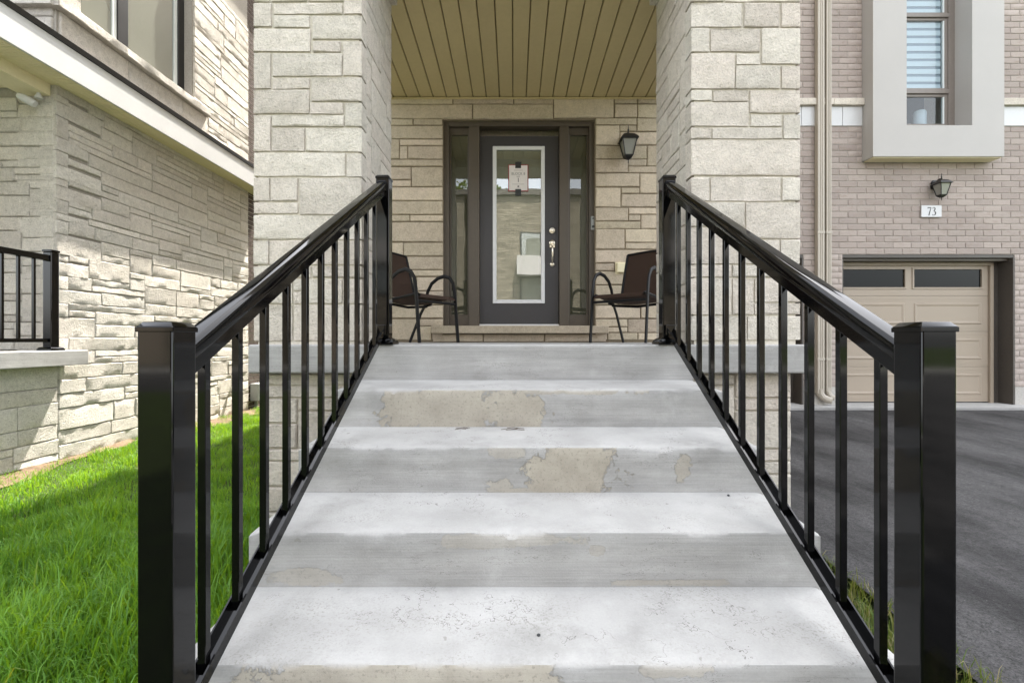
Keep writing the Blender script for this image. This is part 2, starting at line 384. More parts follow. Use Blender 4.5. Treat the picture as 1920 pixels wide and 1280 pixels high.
def ashlar(u0, u1, z0, z1, unit, rg, wmin=0.10, wmax=0.62, du=0.03, avoid=()):
    """random squared rubble: stones one, two or three units high without through joints"""
    n = max(1, round((u1-u0)/du)); du = (u1-u0)/n; H = max(1, round((z1-z0)/unit)); unit = (z1-z0)/H
    grid = [[False]*n for _ in range(H)]
    for j in range(H):
        for i in range(n):
            cu, cz = u0+(i+.5)*du, z0+(j+.5)*unit
            if any(a < cu < b and c < cz < d for a, b, c, d in avoid): grid[j][i] = True
    out = []; lo = max(1, round(wmin/du))
    for j in range(H):
        i = 0
        while i < n:
            if grid[j][i]: i += 1; continue
            L = 0
            while i+L < n and not grid[j][i+L]: L += 1
            h = rg.choices((1, 2, 3), (0.36, 0.42, 0.22))[0]
            h = min(h, H-j)
            w = rg.uniform(wmin, wmax) * (1.0 if h < 3 else 0.75) * (1.1 if h == 1 else 1)
            w = max(lo, round(w/du))
            if L - w < lo: w = L if L <= wmax/du*1.15 else L//2
            w = min(w, L)
            while h > 1 and any(grid[jj][ii] for jj in range(j, j+h) for ii in range(i, i+w)): h -= 1
            for jj in range(j, j+h):
                for ii in range(i, i+w): grid[jj][ii] = True
            out.append((u0+i*du, u0+(i+w)*du, z0+j*unit, z0+(j+h)*unit)); i += w
    return out

def zr(z): return z + ZC       # heights below are given relative to the camera's height
def px_x(px, d): return (px - 963) / F * d
def px_z(py, d): return zr((637 - py) / F * d)

# ------------------------------------------------------------------ ground
def drive_z(y): return -0.99 - 0.020*(6.9 - y) if y > -8 else -1.29
def lawn_z(x, y):
    b = -1.125 + 0.012*math.sin(x*2.1+1)*math.cos(y*1.7) + 0.008*math.sin(x*5.3+y*3.1)
    if y < 1.5: b -= min(1.5 - y, 10) * 0.02
    return b
gx = sorted(set([-80, -40, -20, -12, -8] + [round(-6+i*0.25, 3) for i in range(49)] + [8, 12, 20, 40, 80]))
gy = sorted(set([-80, -50, -30, -22] + [-16, -12, -8.6, -6, -4, -2] + [round(-1+i*0.25, 3) for i in range(45)] + [13, 20, 40, 80]))
mb = MB(); W = len(gx)
for y in gy:
    for x in gx:
        z = lawn_z(x, y)
        if x > 1.45: z = drive_z(y) - 0.05
        if y < -8.6: z = -1.36
        mb.v.append((x, y, zr(z)))
for j in range(len(gy)-1):
    for i in range(W-1): mb.f.append((j*W+i, j*W+i+1, (j+1)*W+i+1, (j+1)*W+i))
tag(mb.build('ground', M['turf'], smooth=60), kind='structure')
mb = MB()
ys = [6.98, 5, 3.5, 2.4, 1.2, 0, -2, -5, -8.0, -8.6]
for y in ys:
    wv = 0.05*math.sin(y*3.1)
    mb.v += [(1.50+wv if y < 2.6 else 1.50, y, zr(drive_z(y))), (9.5, y, zr(drive_z(y)))]
for i in range(len(ys)-1): mb.f.append((2*i, 2*i+2, 2*i+3, 2*i+1))
tag(mb.build('driveway', M['asphalt'], smooth=0), kind='structure')
tag(MB().box(-60, 60, -17.0, -8.61, zr(-1.5), zr(-1.34)).build('road', M['asphalt']), kind='structure')
tag(MB().box(-60, 60, -18.6, -17.0, zr(-1.5), zr(-1.24)).build('pavement', M['slab'], bevel=0.02), kind='structure')
tag(MB().box(-0.9, 1.02, -8.6, 0.845, zr(-1.40), zr(-1.215)).build('walkway', M['slab'], bevel=0.01), kind='structure')
mb = MB()
n = 44
for i in range(n+1):
    y = 1.0 + i*0.17; w = 0.12 + 0.07*math.sin(i*0.9) + 0.10*math.sin(i*0.37+2) + rnd.uniform(0, 0.05)
    if y > 6: w += 0.12
    for q, (dx, dz) in enumerate(((0.02, 0.035), (-0.45*w, 0.03), (-w, 0.004))):
        x = -4.2 - 0.02 - dx - (-0.0) if q == 0 else -4.2 + (0.45*w if q == 1 else w)
        mb.v.append((x, y, zr(lawn_z(x, y) + dz + rnd.uniform(0, 0.012))))
for i in range(n):
    for q in range(2): mb.f.append((3*i+q, 3*i+q+1, 3*i+q+4, 3*i+q+3))
tag(mb.build('soil_strip', M['soil'], smooth=60), kind='structure')

# ------------------------------------------------------------------ our house: porch, pillars, door wall
house = thing('townhouse', 'cream stone townhouse with two pillars round its deep entry porch', 'house', (0.07, 4.9, zr(-1.1)))
XL0, XL1, XR0, XR1 = -1.498, -0.903, 1.052, 1.653       # pillar sides
DP, DB, DW = 2.73, 3.43, 4.94                           # pillar front, pillar back, porch wall
SLAB_T = -0.027
# bulk of the house (closed so that it shades the front)
MB().box(-1.50, 1.66, DP+0.02, DW+0.3, zr(2.86), zr(8.6)).build('upper_wall', M['porchstone'], house)
MB().box(-1.50, 1.66, DW+0.30, 15, zr(-1.2), zr(8.6)).build('rear_wall', M['porchstone'], house)
MB().box(-1.64, 2.0, DP-0.42, 15.4, zr(8.6), zr(8.8)).build('roof', M['roof'], house)
mb = MB().box(-1.506, 1.70, 2.655, DW+0.25, zr(SLAB_T-0.163), zr(SLAB_T))
mb.build('porch_slab', M['slab'], house, bevel=0.012, seg=3)
fw = MB().box(-1.478, 1.635, 2.775, DW+0.2, zr(-1.45), zr(SLAB_T-0.166)).build('foundation_wall', M['mortar'], house)

FRONT = ((0, DP+0.016, 0), (1, 0, 0), (0, -1, 0))
def rects_from(crops, sx, ox, oy, d):
    out = []
    for (a, b, c, e) in crops: out.append((px_x(ox+a/sx, d), px_x(ox+c/sx, d), px_z(oy+e/sx, d), px_z(oy+b/sx, d)))
    return out
L1 = [(125,-140,205,5),(215,-140,430,5),(440,-140,748,2),(125,15,215,155),(230,15,642,80),(652,-60,748,78),(232,90,445,160),(462,90,748,230),(125,170,450,305),(465,243,634,308),(648,243,748,450),
      (125,316,212,527),(222,316,642,452),(222,463,445,530),(458,463,748,605),(125,535,443,678),(450,614,648,680),(660,614,748,755),(125,688,212,905),
      (220,688,652,755),(220,765,415,905),(425,765,748,908),(125,914,660,1055),(668,918,748,1058),(125,1064,205,1205),(212,1064,375,1205),(386,1066,748,1285)]
L2 = [(38,222,328,300),(30,312,765,482),(30,490,120,660),(128,490,480,660),(490,490,765,660),(30,672,420,752),(430,672,765,752),(30,762,110,935),(118,762,290,935),(298,762,362,845),(298,852,362,935),(370,762,640,935),(648,762,765,935),
      (30,945,290,1200),(300,945,590,1200),(600,945,765,1200)]
R1 = [(252,-140,420,5),(430,-140,835,5),(252,13,523,150),(537,13,740,150),(752,13,835,150),(252,158,337,294),(347,160,628,292),(638,158,838,362),(252,303,483,504),(493,303,628,365),(490,370,743,503),(752,375,838,503),
      (252,513,352,570),(360,513,562,576),(572,513,840,642),(252,580,562,718),(574,652,752,718),(764,652,838,790),(252,726,347,790),(356,726,754,790),(252,796,840,1000)]
R2 = [(80,115,182,270),(190,110,658,272),(668,115,768,270),(80,280,418,440),(426,280,770,522),(80,448,185,690),(193,448,418,690),(426,530,650,690),(658,530,768,690),(80,698,330,778),(338,698,768,778),(80,788,180,1030),(190,788,330,1030),(338,788,478,1030),(486,788,768,945),(486,953,768,1030),
      (80,1040,430,1200),(438,1040,640,1200),(648,1040,768,1200)]
def pillar(x0, x1, rects, inner, seed):
    core = MB().box(x0+0.004, x1-0.004, DP+0.016, DB, zr(SLAB_T), zr(2.86)).build('pillar', M['mortar'], house)
    rg = random.Random(seed)
    for (a, b, c, e) in rects:
        if c > zr(2.05)*10: continue
        le = a < x0 + 0.02; re = b > x1 - 0.02
        if le: a = x0 - 0.018
        if re: b = x1 + 0.018
        c = max(c, zr(SLAB_T)+0.002)
        stone(core, *FRONT, a, b, c, min(e, zr(2.4)), M['pillar'], t=0.0115, back=(-0.085 if (le or re) else -0.02), rough=0.0038, gap=0.0012, rim=0.88)
    # above the frame, coarse continuation
    side = x1 if inner > 0 else x0
    O = (side - inner*0.004, DP+0.016, 0)
    for (a, b, c, e) in ashlar(0.087, DB-DP-0.016, zr(SLAB_T)+0.004, zr(2.80), 0.0725, rg, 0.12, 0.5):
        stone(core, O, (0, 1, 0), (inner, 0, 0), a, b, c, e, M['pillar'], t=0.015, back=-0.02, rough=0.003, gap=0.0035, rim=0.85)
    return core
pillar(XL0, XL1, rects_from(L1, 3.2, 440, 0, DP) + rects_from(L2, 3.764, 470, 320, DP), 1, 3)
pillar(XR0, XR1, rects_from(R1, 3.047, 1220, 0, DP) + rects_from(R2, 3.557, 1280, 300, DP), -1, 4)
# small stone corbels and the beam over the porch opening
MB().box(-0.96, 1.10, DP+0.05, DB-0.15, zr(2.50), zr(2.86)).build('porch_beam', M['pillar'], house)
for x0, x1 in ((-0.925, -0.845), (0.985, 1.075)):
    MB().box(x0, x1, DB-0.14, DB-0.02, zr(2.425), zr(2.70)).build('corbel', M['pillar'], house, bevel=0.004)
# stone facing of the plinth under the slab (either side of the steps)
FB = ((0, 2.775, 0), (1, 0, 0), (0, -1, 0))
rg = random.Random(11)
for (a, b, c, e) in ashlar(-1.478, -0.80, zr(-1.16), zr(SLAB_T-0.168), 0.074, rg, 0.2, 0.6) + ashlar(0.94, 1.635, zr(-1.16), zr(SLAB_T-0.168), 0.074, rg, 0.2, 0.6):
    stone(fw, *FB, a, b, c, e, M['pillar'], t=0.020, back=(-0.08 if a < -1.47 or b > 1.63 else -0.02), rough=0.004, gap=0.0045)

# porch wall with its stones
pw = MB()
DOOR = (px_x(831, DW), px_x(1115, DW)); DTOP = px_z(226, DW); DBOT = px_z(611, DW)
XA, XB = -1.50, 1.66
pw.box(XA, DOOR[0], DW, DW+0.25, zr(SLAB_T), zr(2.58)); pw.box(DOOR[1], XB, DW, DW+0.25, zr(SLAB_T), zr(2.58))
pw.box(DOOR[0], DOOR[1], DW, DW+0.25, DTOP+0.002, zr(2.58)); pw.box(DOOR[0], DOOR[1], DW, DW+0.25, zr(SLAB_T), DBOT-0.08)
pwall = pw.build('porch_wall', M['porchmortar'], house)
PW = ((0, DW, 0), (1, 0, 0), (0, -1, 0))
def wr(l, s, ox, oy): return rects_from(l, s, ox, oy, DW)
top = wr([(-60,12,355,42),(358,12,647,42),(649,12,837,42),(-60,43,449,112),(452,43,837,112),(840,10,1128,107),(1132,12,1240,40),(1242,12,1400,40),(1132,43,1240,107),(1242,43,1400,107)], 2.56, 710, 180)
left = wr([(-120,236,263,296),(268,236,558,296),(-120,302,562,432),(-120,438,130,634),(134,438,562,500),(134,505,212,634),(216,505,562,634),(-120,640,562,706),(-120,714,246,842),(250,714,562,910),(-120,846,246,910),
           (-120,916,562,1050),(-120,1054,562,1188),(-120,1194,234,1256),(238,1194,565,1256)], 5.333, 725, 180)
left += wr([(-120,38,565,234),(-120,242,166,374),(170,242,565,374),(-120,382,565,510),(-120,516,565,578),(-120,586,300,720),(305,586,565,720),(-120,726,250,790),(255,726,565,790),(-120,796,135,858),(140,796,565,858),(-120,866,565,994),(-120,1002,330,1212),(335,1002,565,1070),(335,1076,450,1212),(455,1076,565,1212)], 5.333, 725, 410)
right = wr([(60,228,470,292),(476,228,760,360),(60,300,300,494),(304,300,470,360),(304,366,760,494),(60,502,380,632),(384,502,570,632),(576,502,760,704),(384,638,570,704),(60,638,384,770),(388,708,760,772),(60,778,500,912),(504,778,760,978),(60,918,312,1112),(318,918,500,978),(318,984,760,1112),(60,1120,386,1252),(390,1120,760,1186),(390,1190,510,1252),(514,1190,760,1330),(60,1258,510,1330)], 5.333, 1105, 180)
right += wr([(60,106,352,306),(358,106,760,238),(358,244,760,306),(60,314,760,442),(60,450,250,520),(256,450,760,520),(60,528,400,660),(406,528,760,660),(60,668,420,860),(426,668,760,860),(60,868,505,996),(510,868,760,996),(60,1004,380,1078),(385,1004,760,1136),(60,1084,176,1212),(180,1084,380,1136),(180,1142,480,1212),(484,1142,760,1212)], 5.333, 1105, 410)
for (a, b, c, e) in top + left + right:
    a = max(a, XA+0.1); b = min(b, XB-0.1)
    if b - a < 0.02: continue
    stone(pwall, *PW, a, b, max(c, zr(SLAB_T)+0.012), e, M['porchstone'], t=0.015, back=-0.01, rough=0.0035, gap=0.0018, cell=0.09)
# door sill stone and the course below it
st = MB().box(px_x(810.8, DW), px_x(1138, DW), DW-0.10, DW+0.10, px_z(625, DW), px_z(611, DW)).build('door_sill', M['porchstone'], pwall, bevel=0.006)
for a, b in ((812, 905), (907, 1020), (1022, 1104), (1106, 1136)):
    stone(pwall, *PW, px_x(a, DW), px_x(b, DW), zr(SLAB_T)+0.008, px_z(626.5, DW), M['porchstone'], t=0.012, back=-0.01, rough=0.002, gap=0.0012)

# porch ceiling: tongue panels running front to back, falling slightly to the wall
CS = 0.0386
ceil = MB().hexa([(-1.5, DP+0.1, zr(2.60+CS*2.2)), (1.66, DP+0.1, zr(2.60+CS*2.2)), (1.66, DW, zr(2.60)), (-1.5, DW, zr(2.60)),
                  (-1.5, DP+0.1, zr(2.85)), (1.66, DP+0.1, zr(2.85)), (1.66, DW, zr(2.85)), (-1.5, DW, zr(2.85))]).build('porch_ceiling', M['trimdark'], house)
sp = 0.1393; x0 = px_x(961.6, DW)
for k in range(-11, 13):
    a = x0 + k*sp; b = a + sp
    a1, b1 = max(a, -1.49), min(b, 1.65)
    if b1 - a1 < 0.02: continue
    za = zr(2.545 + CS*(DW-(DP+0.12))); zb = zr(2.545)
    mb = MB()
    prof = [(a1+0.002, 0.016), (a1+0.007, 0.0), (b1-0.007, 0.0), (b1-0.002, 0.016)]
    vs = [(x, DP+0.12, za+h) for x, h in prof] + [(x, DW-0.006, zb+h) for x, h in prof]
    mb.add(vs, [(0,1,5,4),(1,2,6,5),(2,3,7,6),(3,0,4,7),(0,3,2,1),(4,5,6,7)])
    mb.build('ceiling_panel', M['soffit'], ceil)
MB().box(-1.49, 1.65, DW-0.03, DW-0.016, zr(2.520), zr(2.536)).build('ceiling_trim', M['soffit'], ceil)

# entrance: frame, sidelights, door
DD = 5.03
def X(px): return px_x(px, DD)
def Zp(py): return px_z(py, DD)
fr = MB()
yf0, yf1 = DW+0.035, DD+0.06
fr.box(X(832), X(843), yf0, yf1, Zp(611), Zp(226)); fr.box(X(1103), X(1114), yf0, yf1, Zp(611), Zp(226))
fr.box(X(843), X(1103), yf0, yf1, Zp(241), Zp(226))
fr.box(X(880), X(899.5), yf0+0.003, yf1, Zp(611), Zp(241)); fr.box(X(1048), X(1065.5), yf0+0.003, yf1, Zp(611), Zp(241))
entry = fr.build('door_frame', M['frame'], house, bevel=0.004)
for a, b in ((843, 880), (1065.5, 1103)):
    sl = MB()
    sl.box(X(a), X(b), DD-0.01, DD+0.04, Zp(254), Zp(241)); sl.box(X(a), X(b), DD-0.01, DD+0.04, Zp(611), Zp(590))
    sl.box(X(a), X(a+3.2), DD-0.008, DD+0.04, Zp(590), Zp(254)); sl.box(X(b-3.2), X(b), DD-0.008, DD+0.04, Zp(590), Zp(254))
    side = sl.build('sidelight', M['frame'], house, bevel=0.003)
    MB().box(X(a+3), X(b-3), DD+0.012, DD+0.024, Zp(590.3), Zp(253.7)).build('pane', M['sidelight'], side)
dr = MB()
dr.box(X(900.2), X(925), DD, DD+0.045, Zp(607.5), Zp(255.5)); dr.box(X(1020.5), X(1047), DD, DD+0.045, Zp(607.5), Zp(255.5))
dr.box(X(925), X(1020.5), DD, DD+0.045, Zp(276), Zp(255.5)); dr.box(X(925), X(1020.5), DD, DD+0.045, Zp(607.5), Zp(568))
door = dr.build('front_door', M['doorgrey'], house, bevel=0.0)
fm = MB()
a, b, c, e = X(924), X(1021.3), Zp(569), Zp(275)
w = X(931)-X(924)
fm.box(a, a+w, DD-0.016, DD-0.001, c, e); fm.box(b-w, b, DD-0.016, DD-0.001, c, e)
fm.box(a+w, b-w, DD-0.016, DD-0.001, e-w, e); fm.box(a+w, b-w, DD-0.016, DD-0.001, c, c+w)
fm.build('lite_frame', M['litewhite'], door, bevel=0.005, seg=2)
MB().box(a+w-0.004, b-w+0.004, DD+0.006, DD+0.020, c+w-0.004, e-w+0.004).build('pane', M['doorglass'], door)
MB().box(X(899.5), X(1048), DD-0.03, DD+0.04, Zp(610.5), Zp(607.8)).build('threshold', M['litewhite'], entry)
# dim hall behind the glass with a pale curtain
hb = MB().box(DOOR[0], DOOR[1], DD+0.9, DD+0.95, zr(SLAB_T), DTOP); hb.build('hall_wall', M['curtain'], house)
hx = X(1035.4)
MB().lathe([(0.033, 0), (0.033, -0.006), (0.027, -0.012), (0.020, -0.013), (0.020, -0.022), (0.016, -0.024)], (hx, DD-0.001, Zp(432.7)), 20, axis=1).build('deadbolt', M['nickel'], door)
hd = MB()
hd.lathe([(0.034, 0), (0.034, -0.005), (0.028, -0.011), (0.012, -0.014)], (hx, DD-0.001, Zp(456)), 18, axis=1)
hd.add([], [])
hd.box(hx-0.027, hx+0.027, DD-0.009, DD-0.001, Zp(464), Zp(456))
pts = [(hx, DD-0.012, Zp(463)), (hx, DD-0.045, Zp(466)), (hx, DD-0.055, Zp(473)), (hx, DD-0.052, Zp(482)), (hx, DD-0.040, Zp(490)), (hx, DD-0.010, Zp(494))]
hd.tube(pts, [0.010, 0.011, 0.012, 0.010, 0.008, 0.007], 10, up=(1, 0, 0))
hd.lathe([(0.024, 0), (0.024, -0.005), (0.017, -0.011), (0.008, -0.013)], (hx, DD-0.001, Zp(495.8)), 16, axis=1)
hd.build('handle', M['nickel'], door)
MB().box(hx-0.010, hx+0.010, DD-0.040, DD-0.010, Zp(462), Zp(459)).build('thumb_latch', M['nickel'], door, bevel=0.003)

# ------------------------------------------------------------------ lettering helpers
def text_obj(name, txt, parent, x, y, z, size, mat, sx=1.0, depth=0.0008):
    cu = bpy.data.curves.new(name, 'FONT'); cu.body = txt; cu.size = size; cu.align_x = 'CENTER'; cu.extrude = depth/2
    o = bpy.data.objects.new(name, cu); COL.objects.link(o)
    dg = bpy.context.evaluated_depsgraph_get(); me = bpy.data.meshes.new_from_object(o.evaluated_get(dg))
    bpy.data.objects.remove(o); bpy.data.curves.remove(cu)
    for v in me.vertices: v.co = Vector((v.co.x*sx, -v.co.z, v.co.y))
    me.materials.clear(); me.materials.append(mat); me.name = name
    return link(name, me, parent, (x, y, z))
def ribbon(mb, pts, ws, y, th=0.0015):
    """flat stroke of varying width in the x-z plane"""
    n = len(pts); Lf = []; Rt = []
    for i, (x, z) in enumerate(pts):
        a = pts[max(i-1, 0)]; b = pts[min(i+1, n-1)]; dx, dz = b[0]-a[0], b[1]-a[1]; l = math.hypot(dx, dz) or 1
        w = ws[i] if isinstance(ws, (list, tuple)) else ws
        Lf.append((x - dz/l*w/2, z + dx/l*w/2)); Rt.append((x + dz/l*w/2, z - dx/l*w/2))
    for i in range(n-1):
        q = [Lf[i], Lf[i+1], Rt[i+1], Rt[i]]; mb.prism(q, 1, y, y-th)

# notice taped inside the door's glass frame
ny = DD-0.004
na, nb_, nc, ne = X(953), X(990.5), Zp(359), Zp(309)
notice = thing('notice', 'white notice card with dark red border taped to the front door glass', 'notice', ((na+nb_)/2, ny, nc))
MB().box(na, nb_, ny, ny+0.003, nc, ne).build('card', M['red'], notice)
MB().box(na+0.009, nb_-0.009, ny-0.002, ny-0.0005, nc+0.009, ne-0.009).build('paper', M['paper'], notice)
for a, b in ((316, 304), (367, 355)):
    MB().box(X(966), X(977), ny-0.0035, ny-0.0022, Zp(a), Zp(b)).build('tape', M['tape'], notice)
mx = (na+nb_)/2
text_obj('print', 'BLOCK 8', notice, mx, ny-0.0028, Zp(328.5), 0.040, M['greyink'], 0.92)
text_obj('print', 'unit', notice, mx, ny-0.0028, Zp(332.6), 0.024, M['greyink'])
text_obj('print', '1', notice, mx, ny-0.0028, Zp(342), 0.066, M['ink'])
mb = MB()
for yy, hw in ((319.5, 0.046), (345.6, 0.065), (353.2, 0.024)): mb.box(mx-hw, mx+hw, ny-0.0028, ny-0.0022, Zp(yy+0.5), Zp(yy))
mb.build('print', M['greyink'], notice)
mb = MB()
for k in range(5):
    a = math.pi/2 + k*2*math.pi/5
    mb.prism([(mx+0.013*math.cos(a)*1.2, Zp(350)+0.013*math.sin(a)), (mx+0.006*math.cos(a+0.6), Zp(350)+0.006*math.sin(a+0.6)), (mx, Zp(350)), (mx+0.006*math.cos(a-0.6), Zp(350)+0.006*math.sin(a-0.6))], 1, ny-0.0028, ny-0.0022)
mb.build('leaf_emblem', M['ink'], notice)

bell = thing('doorbell', 'narrow doorbell on the frame right of the front door', 'doorbell', (X(1109.5), yf0, Zp(434)))
MB().box(X(1105.8), X(1114), yf0-0.020, yf0-0.001, Zp(434), Zp(408.5)).build('casing', M['grey'], bell, bevel=0.008, seg=3)
MB().lathe([(0.013, 0), (0.013, -0.004), (0.009, -0.006)], (X(1109.8), yf0-0.0205, Zp(428)), 16, axis=1).build('button', M['tape'], bell)
MB().lathe([(0.008, 0), (0.008, -0.003)], (X(1109.8), yf0-0.0205, Zp(413)), 14, axis=1).build('lens', M['tape'], bell)
out = thing('outlet_cover', 'beige weatherproof outlet cover on the porch wall behind the right chair', 'outlet', (px_x(1162, DW), DW, px_z(512, DW)))
MB().box(px_x(1155, DW), px_x(1171, DW), DW-0.055, DW-0.012, px_z(512, DW), px_z(494, DW)).build('cover', M['cream'], out, bevel=0.008, seg=2)
MB().box(px_x(1153, DW), px_x(1173, DW), DW-0.0165, DW-0.0125, px_z(514, DW), px_z(492, DW)).build('plate', M['cream'], out, bevel=0.001)

# ------------------------------------------------------------------ wall lanterns
def lantern(label, x, yw, z0):
    """z0 is the tip of the lower finial; the lantern hangs 0.13 m off the wall"""
    t = thing('wall_lantern', label, 'wall lamp', (x, yw, z0)); y = yw - 0.125
    MB().prism([(x-0.038, z0+0.20), (x+0.038, z0+0.20), (x+0.05, z0+0.23), (x+0.05, z0+0.30), (x+0.025, z0+0.33), (x-0.025, z0+0.33), (x-0.05, z0+0.30), (x-0.05, z0+0.23)], 1, yw-0.022, yw-0.001).build('back_plate', M['lampblack'], t, bevel=0.004)
    MB().tube([(x, yw-0.02, z0+0.275), (x, yw-0.06, z0+0.31), (x, yw-0.10, z0+0.318), (x, y, z0+0.305)], 0.011, 8, up=(1, 0, 0)).build('arm', M['lampblack'], t)
    MB().lathe([(0.088, 0.232), (0.090, 0.238), (0.078, 0.255), (0.055, 0.283), (0.028, 0.300), (0.010, 0.306)], (x, y, z0), sq=True).build('hood', M['lampblack'], t)
    MB().lathe([(0.009, 0.303), (0.012, 0.315), (0.006, 0.325), (0.010, 0.340), (0.005, 0.352), (0.003, 0.392)], (x, y, z0), 10).build('finial', M['lampblack'], t)
    cage = MB()
    for sx in (-1, 1):
        for sy in (-1, 1):
            cage.tube([(x+sx*0.040, y+sy*0.040, z0+0.075), (x+sx*0.072, y+sy*0.072, z0+0.234)], 0.006, 6)
    cage.build('cage', M['lampblack'], t)
    MB().lathe([(0.014, 0.040), (0.026, 0.050), (0.043, 0.070), (0.044, 0.080)], (x, y, z0), sq=True).build('cup', M['lampblack'], t)
    MB().lathe([(0.002, 0.0), (0.005, 0.012), (0.004, 0.028), (0.010, 0.042)], (x, y, z0), 10).build('lower_finial', M['lampblack'], t)
    for sx, sy in ((0, -1), (1, 0), (-1, 0), (0, 1)):
        def c(r, s, h): return (x + (sx*r if sx else s*r), y + (sy*r if sy else s*r), z0+h)
        q = [c(0.039, -1, 0.081), c(0.039, 1, 0.081), c(0.069, 1, 0.231), c(0.069, -1, 0.231)]
        i = [(p[0]-sx*0.003, p[1]-sy*0.003, p[2]) for p in q]
        MB().hexa([q[0], q[1], i[1], i[0], q[3], q[2], i[2], i[3]]).build('pane', M['lampglass'], t)
    MB().lathe([(0.014, 0.085), (0.014, 0.12), (0.027, 0.155), (0.022, 0.185), (0.005, 0.20)], (x, y, z0), 12).build('bulb', M['bulb'], t)
    return t
lantern('black lantern lamp on the porch wall right of the front door', px_x(1172, DW), DW-0.012, px_z(307, DW-0.13))
WB = 6.93
lantern('black lantern lamp on the brick wall above the white house number', px_x(1750, WB), WB-0.008, px_z(376, WB-0.13))

# ------------------------------------------------------------------ concrete steps
nos = [(2.65, -0.027), (2.283, -0.241), (1.918, -0.438), (1.561, -0.639), (1.21, -0.836), (0.85, -1.034)]
rb = [-0.226, -0.423, -0.623, -0.821, -1.019, -1.22]
steps = thing('entry_steps', 'flight of worn pale concrete steps with patched risers between black railings', 'steps', (0.07, 1.6, zr(-1.22)))
PATCH = {1: [(-0.27, -0.330, 0.40, 0.17, 0.9), (0.22, -0.246, 0.34, 0.022, 0.7)],
         2: [(0.23, -0.535, 0.20, 0.15, 0.95), (0.69, -0.505, 0.045, 0.06, 0.7), (-0.06, -0.60, 0.07, 0.04, 0.6), (-0.02, -0.46, 0.09, 0.03, 0.5), (0.12, -0.62, 0.25, 0.02, 0.7)],
         3: [(-0.68, -0.790, 0.12, 0.028, 0.45), (0.02, -0.668, 0.22, 0.024, 0.4), (0.28, -0.700, 0.03, 0.02, 0.4), (0.50, -0.806, 0.18, 0.014, 0.5)],
         4: [(-0.30, -0.93, 0.40, 0.16, 0.85), (0.42, -0.85, 0.10, 0.025, 0.5)], 5: []}
def step_block(x0, x1, d0, d1, zt, zb, zlow, mat, seed):
    """one tread-and-riser block with a hand-trowelled, slightly chipped nosing"""
    g = np.random.RandomState(seed); n = 110; mb = MB(); r = 0.013
    wob = np.convolve(g.uniform(-1, 1, n+9), np.ones(9)/9, 'valid')*0.004 + g.uniform(-1, 1, n+1)*0.0007
    chip = np.zeros(n+1)
    for _ in range(9):
        c = g.randint(4, n-4); w = g.randint(1, 4); chip[c-w:c+w+1] += g.uniform(0.002, 0.006)
    for i in range(n+1):
        x = x0 + (x1-x0)*i/n; e = min(i, n-i); drop = 0.010 if e == 0 else (0.003 if e == 1 else 0)
        o = wob[i] + 0; q = chip[i]
        P = [(d0, zlow), (d0, zt-0.06), (d0+o*0.3, zt-r-q), (d0+r*0.30+o*0.5+q*0.6, zt-r*0.30-q*0.7-o*0.2-drop), (d0+r+q*1.2, zt-drop-q*0.15), (d0+0.05, zt+(zb-zt)*0.05/(d1-d0)-drop), (d1, zb-drop), (d1, zlow)]
        mb.v += [(x, y, z) for y, z in P]
    m = 8
    for i in range(n):
        for k in range(m): a = i*m+k; b = i*m+(k+1) % m; mb.f.append((a, b, b+m, a+m))
    mb.f.append(tuple(range(m-1, -1, -1))); mb.f.append(tuple(n*m+k for k in range(m)))
    return mb.build('step', mat, steps, smooth=40)
for k in range(1, 6):
    (d0, zt), (d1, _) = nos[k], nos[k-1]; zb = rb[k-1]; e = 0.0015*k
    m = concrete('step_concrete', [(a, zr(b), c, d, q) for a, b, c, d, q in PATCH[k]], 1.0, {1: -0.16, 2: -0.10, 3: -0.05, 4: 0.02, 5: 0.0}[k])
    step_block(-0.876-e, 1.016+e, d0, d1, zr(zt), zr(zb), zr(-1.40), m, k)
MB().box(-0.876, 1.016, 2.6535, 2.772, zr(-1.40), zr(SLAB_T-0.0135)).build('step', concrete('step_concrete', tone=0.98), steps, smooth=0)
# debris on the treads: two dark pebbles and a few twigs
for (px, py, d, lab) in ((1010, 1128, 1.32, 'tiny black pebble on the wide lower tread'), (1366, 930, 1.88, 'tiny black pebble at the right end of the middle tread')):
    k = [i for i in range(5) if nos[i+1][0] <= d <= nos[i][0]][0]
    z = zr(nos[k+1][1] + (rb[k]-nos[k+1][1])*(d-nos[k+1][0])/(nos[k][0]-nos[k+1][0]))
    x = px_x(px, d); r = 0.0055
    mb = MB().lathe([(r*0.5, 0), (r, r*0.3), (r*0.95, r*0.7), (r*0.4, r*1.1)], (x, d, z), 7)
    tag(mb.build('pebble', M['tape']), lab, 'pebble')
mb = MB()
for i in range(7):
    d = rnd.uniform(2.20, 2.27); x = rnd.uniform(-0.28, 0.02); a = rnd.uniform(-0.4, 0.4); l = rnd.uniform(0.03, 0.09)
    z = zr(nos[1][1] + (rb[1-1]-nos[1][1])*0 + 0.0) if False else zr(rb[1] + (nos[2][1]-rb[1])*(2.283-d)/(2.283-1.918)) + 0.002
    mb.tube([(x, d, z), (x+l*0.5*math.cos(a), d-l*0.5*math.sin(a)*0.6+0.006, z+0.002), (x+l*math.cos(a), d-l*math.sin(a)*0.6, z)], 0.0012, 5)
tag(mb.build('twig_litter', M['bark']), kind='stuff', label='thin dry twigs lying at the back of the third tread', cat='litter')

